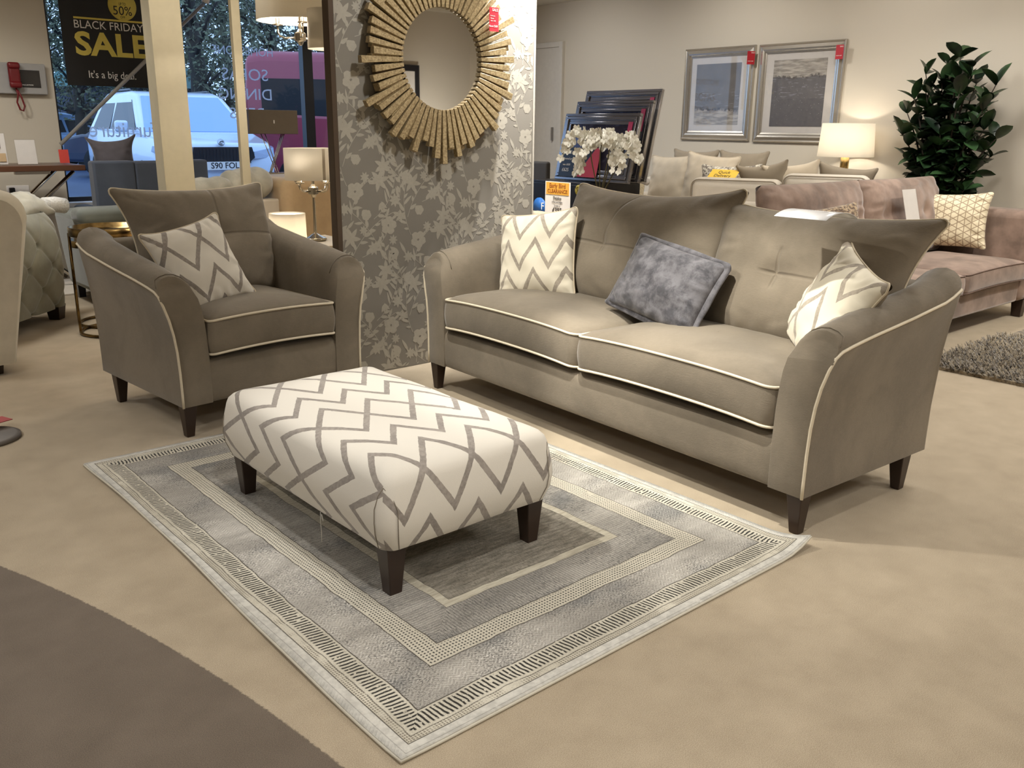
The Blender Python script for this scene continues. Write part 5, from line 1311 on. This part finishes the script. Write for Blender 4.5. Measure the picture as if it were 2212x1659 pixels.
        hl = MB().hull([(sx*hw*a_, y_, z_) for a_, y_, z_ in ((.50, -.012, .80), (.50, -.012, .70), (.86, .06, .72), (.86, .08, .86), (.97, .40, .80), (.95, .38, .88), (.5, .1, .8))]).build('headlamp', Mat('headlamp_glass', lin(150, 166, 196), .1, spec=.8).m, t)
        soft(t, min(sx*hw*.62, sx*hw*.88), max(sx*hw*.62, sx*hw*.88), -.015, .06, .38, .50, m_blk, 'fog_lamp', .02)
    if kind == 'suv':
        g = MB().hull([(sx*hw*a_, y_, z_) for sx in (-1, 1) for a_, y_, z_ in ((.46, -.03, .87), (.50, -.03, .72), (.34, -.025, .60), (.46, .03, .87), (.34, .03, .60))]).build('grille', m_blk, t)
        mb = MB()
        for k in range(17): xx = -hw*.42+hw*.84*k/16; mb.box(xx-.006, xx+.006, -.036, -.03, .64, .84)
        mb.build('grille_bars', m_tyre, g)
        soft(t, -hw*.7, hw*.7, -.02, .05, .30, .42, m_blk, 'lower_intake', .02)
        MB().lathe([(0, 0), (.055, 0), (.05, .012), (0, .016)], 28, T=Matrix.Translation((0, .055, .935))@Matrix.Rotation(PI/2-.5, 4, 'X')).build('bonnet_badge', m_alloy, t)
        MB().tube([(-.03, .04, .92), (-.01, .035, .95), (.02, .035, .955), (.035, .045, .93)], .006, 6).build('badge_wing', m_blk, t)
    if plate:
        pl_ = MB().box(-.27, .27, -.05, -.035, .55, .665).build('number_plate', m_card, t); text(plate, .118, m_blk, pl_, (0, -.052, .572), FACE_Y, align='CENTER', bold=.001)
    return t
white = Mat('white_car_paint', lin(206, 218, 236), .25, coat=.6).m; maroon = Mat('maroon_van_paint', lin(138, 46, 66), .35, coat=.3).m
navy = Mat('dark_car_paint', lin(40, 48, 70), .25, coat=.6).m; silver = Mat('silver_car_paint', lin(130, 160, 196), .3, .4).m
def place(px, depth, front=True): q = far(px, depth); return q
v = view(480, 280); va = math.atan2(v.y, v.x); phi = R(19)
tow = va+PI; nrm = tow+phi          # toward the viewer, swung to the viewer's right
rzc = nrm+PI/2                      # local -y is the front
c = place(478, 13.35)
car(c, rzc, white, 4.6, 1.86, 1.68, 'white_suv', 'white four by four parked facing the window behind the columns', plate='S90 FOL')
c = far(1165, 17.6); v = view(600, 280); va = math.atan2(v.y, v.x)
car(c+Vector((0, 0, 0)), va-R(5), maroon, 5.3, 2.0, 2.40, 'maroon_van', 'maroon minibus parked side-on behind the white car', kind='van')
c = far(60, 17.5); car(c, va+R(50), navy, 4.3, 1.75, 1.35, 'dark_hatchback', 'dark car parked at the left behind the white car', kind='car')
c = far(235, 27); car(c, va+R(60), silver, 4.3, 1.75, 1.45, 'silver_car', 'silver blue car further back left of the white car', kind='car')
c = far(85, 30); car(c, va+R(20), white, 4.8, 1.9, 2.1, 'white_van', 'white van in the distance at the left edge of the window', kind='van')
c = far(560, 21); car(c, va-R(20), navy, 4.3, 1.75, 1.4, 'dark_saloon', 'dark car seen in the gap between the white car and the van', kind='car')
# building with green roof
bq = far(275, 30)
bd = thing('shop_building', 'low building with a green roof beyond the car park', 'building', bq, va-PI/2)
MB().box(-2.2, 2.2, 0, 4, 0, 2.3).build('wall', plain('building_wall', lin(92, 96, 108), .8), bd)
MB().hull([(-2.6, -.4, 2.3), (2.6, -.4, 2.3), (-2.6, 4.4, 2.3), (2.6, 4.4, 2.3), (-1.8, 2, 3.1), (1.8, 2, 3.1)]).build('roof', plain('green_roof', lin(62, 106, 104), .6), bd)
for x_ in (-1.4, 0, 1.4): MB().box(x_-.35, x_+.35, -.02, -.005, 1.0, 1.8).build('window', m_cglass, bd)
#lpst = thing('lamp_post', 'slim lamp post in the car park beyond the banner', 'lamp post', far(150, 19)); MB().tube([(0, 0, 0), (0, 0, 5)], .05, 10).build('post', m_alloy, lpst); MB().box(-.3, .1, -.08, .08, 4.95, 5.05).build('lantern', m_alloy, lpst)
hedge = MB(); rnd = random.Random(9); vs, fs = [], []
for k in range(15000):
    q = far(rnd.uniform(60, 760), rnd.uniform(34, 38)); p_ = q+Vector((0, 0, rnd.uniform(0, 1)**1.4*7.5)); a = Vector((rnd.gauss(0, 1), rnd.gauss(0, 1), rnd.gauss(0, 1))).normalized(); b = a.orthogonal().normalized(); s_ = rnd.uniform(.07, .17)
    o_ = len(vs); vs += [p_-a*s_, p_+b*s_*.6, p_+a*s_, p_-b*s_*.6]; fs.append((o_, o_+1, o_+2, o_+3))
hd = MB().add(vs, fs, smooth=False).build('woodland', m_fol, None, fixn=False); tag(hd, 'dense woodland edge far behind the car park', 'trees'); hd['kind'] = 'stuff'
# ------------------------------------------------------------------ light
w = bpy.data.worlds.new('world'); SC.world = w; w.use_nodes = True
bgn = w.node_tree.nodes['Background']; bgn.inputs[0].default_value = (.46, .68, 1.0, 1); bgn.inputs[1].default_value = 2.1
def area(loc, size, power, col, rot=(0, 0, 0), spread=None, sy=None, name='ceiling_light'):
    l = bpy.data.lights.new(name, 'AREA'); l.energy = power; l.color = col; l.size = size
    if sy: l.shape = 'RECTANGLE'; l.size_y = sy
    else: l.shape = 'DISK'
    if spread: l.spread = R(spread)
    o = bpy.data.objects.new(name, l); COL.objects.link(o); o.location = loc; o.rotation_euler = rot; return o
def spot(loc, tgt, power, col, ang=50, blend=.6, r=.05):
    l = bpy.data.lights.new('ceiling_and_fill_spot', 'SPOT'); l.energy = power; l.color = col; l.spot_size = R(ang); l.spot_blend = blend; l.shadow_soft_size = r
    o = bpy.data.objects.new('ceiling_and_fill_spot', l); COL.objects.link(o); o.location = loc
    o.rotation_euler = (Vector(tgt)-Vector(loc)).to_track_quat('-Z', 'Y').to_euler(); return o
WARM = (1, .965, .88); WARM2 = (1, .975, .935)
for x_, y_, p_ in ((-1.5, -1, 34), (1.5, -1.2, 34), (4.5, -1, 44), (6.6, .8, 40), (-1.5, 2.5, 44), (-.2, 4.4, 12), (4.6, 1.6, 30), (-.8, 6, 34), (1.3, 7.2, 34), (5.6, 7.4, 28), (4.2, 3.3, 20), (6.6, 3.2, 34)):
    area((x_, y_, ZC-.02), .5, p_*.68, WARM2, spread=140)
spot((1.9, 3.3, 2.74), (2.78, 3.22, .50), 215, WARM, 35, .6, .04)
spot((1.9, 2.2, 2.74), (2.80, 2.12, .50), 330, WARM, 36, .6, .04)
spot((.5, 2.5, 2.74), (2.5, 2.9, .45), 120, WARM, 42, .8, .05)
spot((1.0, 3.2, 2.74), (2.65, 1.9, .25), 190, WARM, 38, .7, .05)
spot((1.45, 2.3, 2.74), (1.56, 2.5, .4), 105, WARM2, 34, .8, .05)
spot((.9, 1.0, 2.74), (1.5, 1.9, .0), 110, WARM2, 70, .7, .08)
spot((3.74, 3.93, 2.74), (3.72, 4.17, 2.0), 520, WARM2, 64, .9, .04)
spot((6.4, 4.5, 2.74), (7.7, 5.2, .9), 60, WARM, 70, .8, .06)
spot((5.8, 1.0, 2.74), (6.6, 2.9, .6), 150, WARM, 60, .7, .06)  # fill spot added to brighten the rose sofa and its price card
spot((2.2, 4.9, 2.74), (2.4, 6.6, 1.4), 42, WARM, 70, .8, .06)
spot((.5, 7.0, 2.74), (1.7, 8.7, 1.0), 60, WARM, 70, .8, .06)
spot((3.6, -.6, 2.74), (2.6, 1.0, 0), 70, WARM2, 80, .9, .08)
spot((6.9, -.9, .9), (7.3, -1.9, 1.5), 60, WARM2, 80, 1, .08)  # added unseen uplight, not on the ceiling; brightens the wall the mirror reflects
for q, tz, p_ in (((6.5, 5.6, 2.74), (7.98, 5.6, 1.4), 75), ((6.7, 2.4, 2.74), (7.98, 2.4, 1.9), 44), ((6.7, 1.2, 2.74), (7.98, 1.2, 1.9), 36), ((6.8, 3.9, 2.74), (7.98, 3.9, 1.7), 38), ((6.3, 7.6, 2.74), (7.98, 7.6, 1.0), 75)): spot(q, tz, p_, WARM2, 125, 1, .1)  # wall washers added only to brighten the back wall
spot((4.6, 4.6, 2.74), (5.4, 4.9, 1.0), 90, WARM2, 60, .8, .06)  # fill spot added to brighten the orchids and display unit
spot((2.9, 2.9, 2.74), (2.9, 4.17, 1.2), 75, WARM2, 80, 1, .08)
vs_ = SC.view_settings; SC.display_settings.display_device = 'sRGB'
vs_.view_transform = 'Standard'; vs_.look = 'None'; vs_.gamma = 1; vs_.use_curve_mapping = False; vs_.exposure = 0.0
cy = SC.cycles; cy.use_denoising = True; cy.max_bounces = 8; cy.transparent_max_bounces = 8; cy.caustics_reflective = False; cy.caustics_refractive = False
cy.sample_clamp_indirect = 4; cy.blur_glossy = .5
try: cy.denoiser = 'OPENIMAGEDENOISE'
except Exception: pass
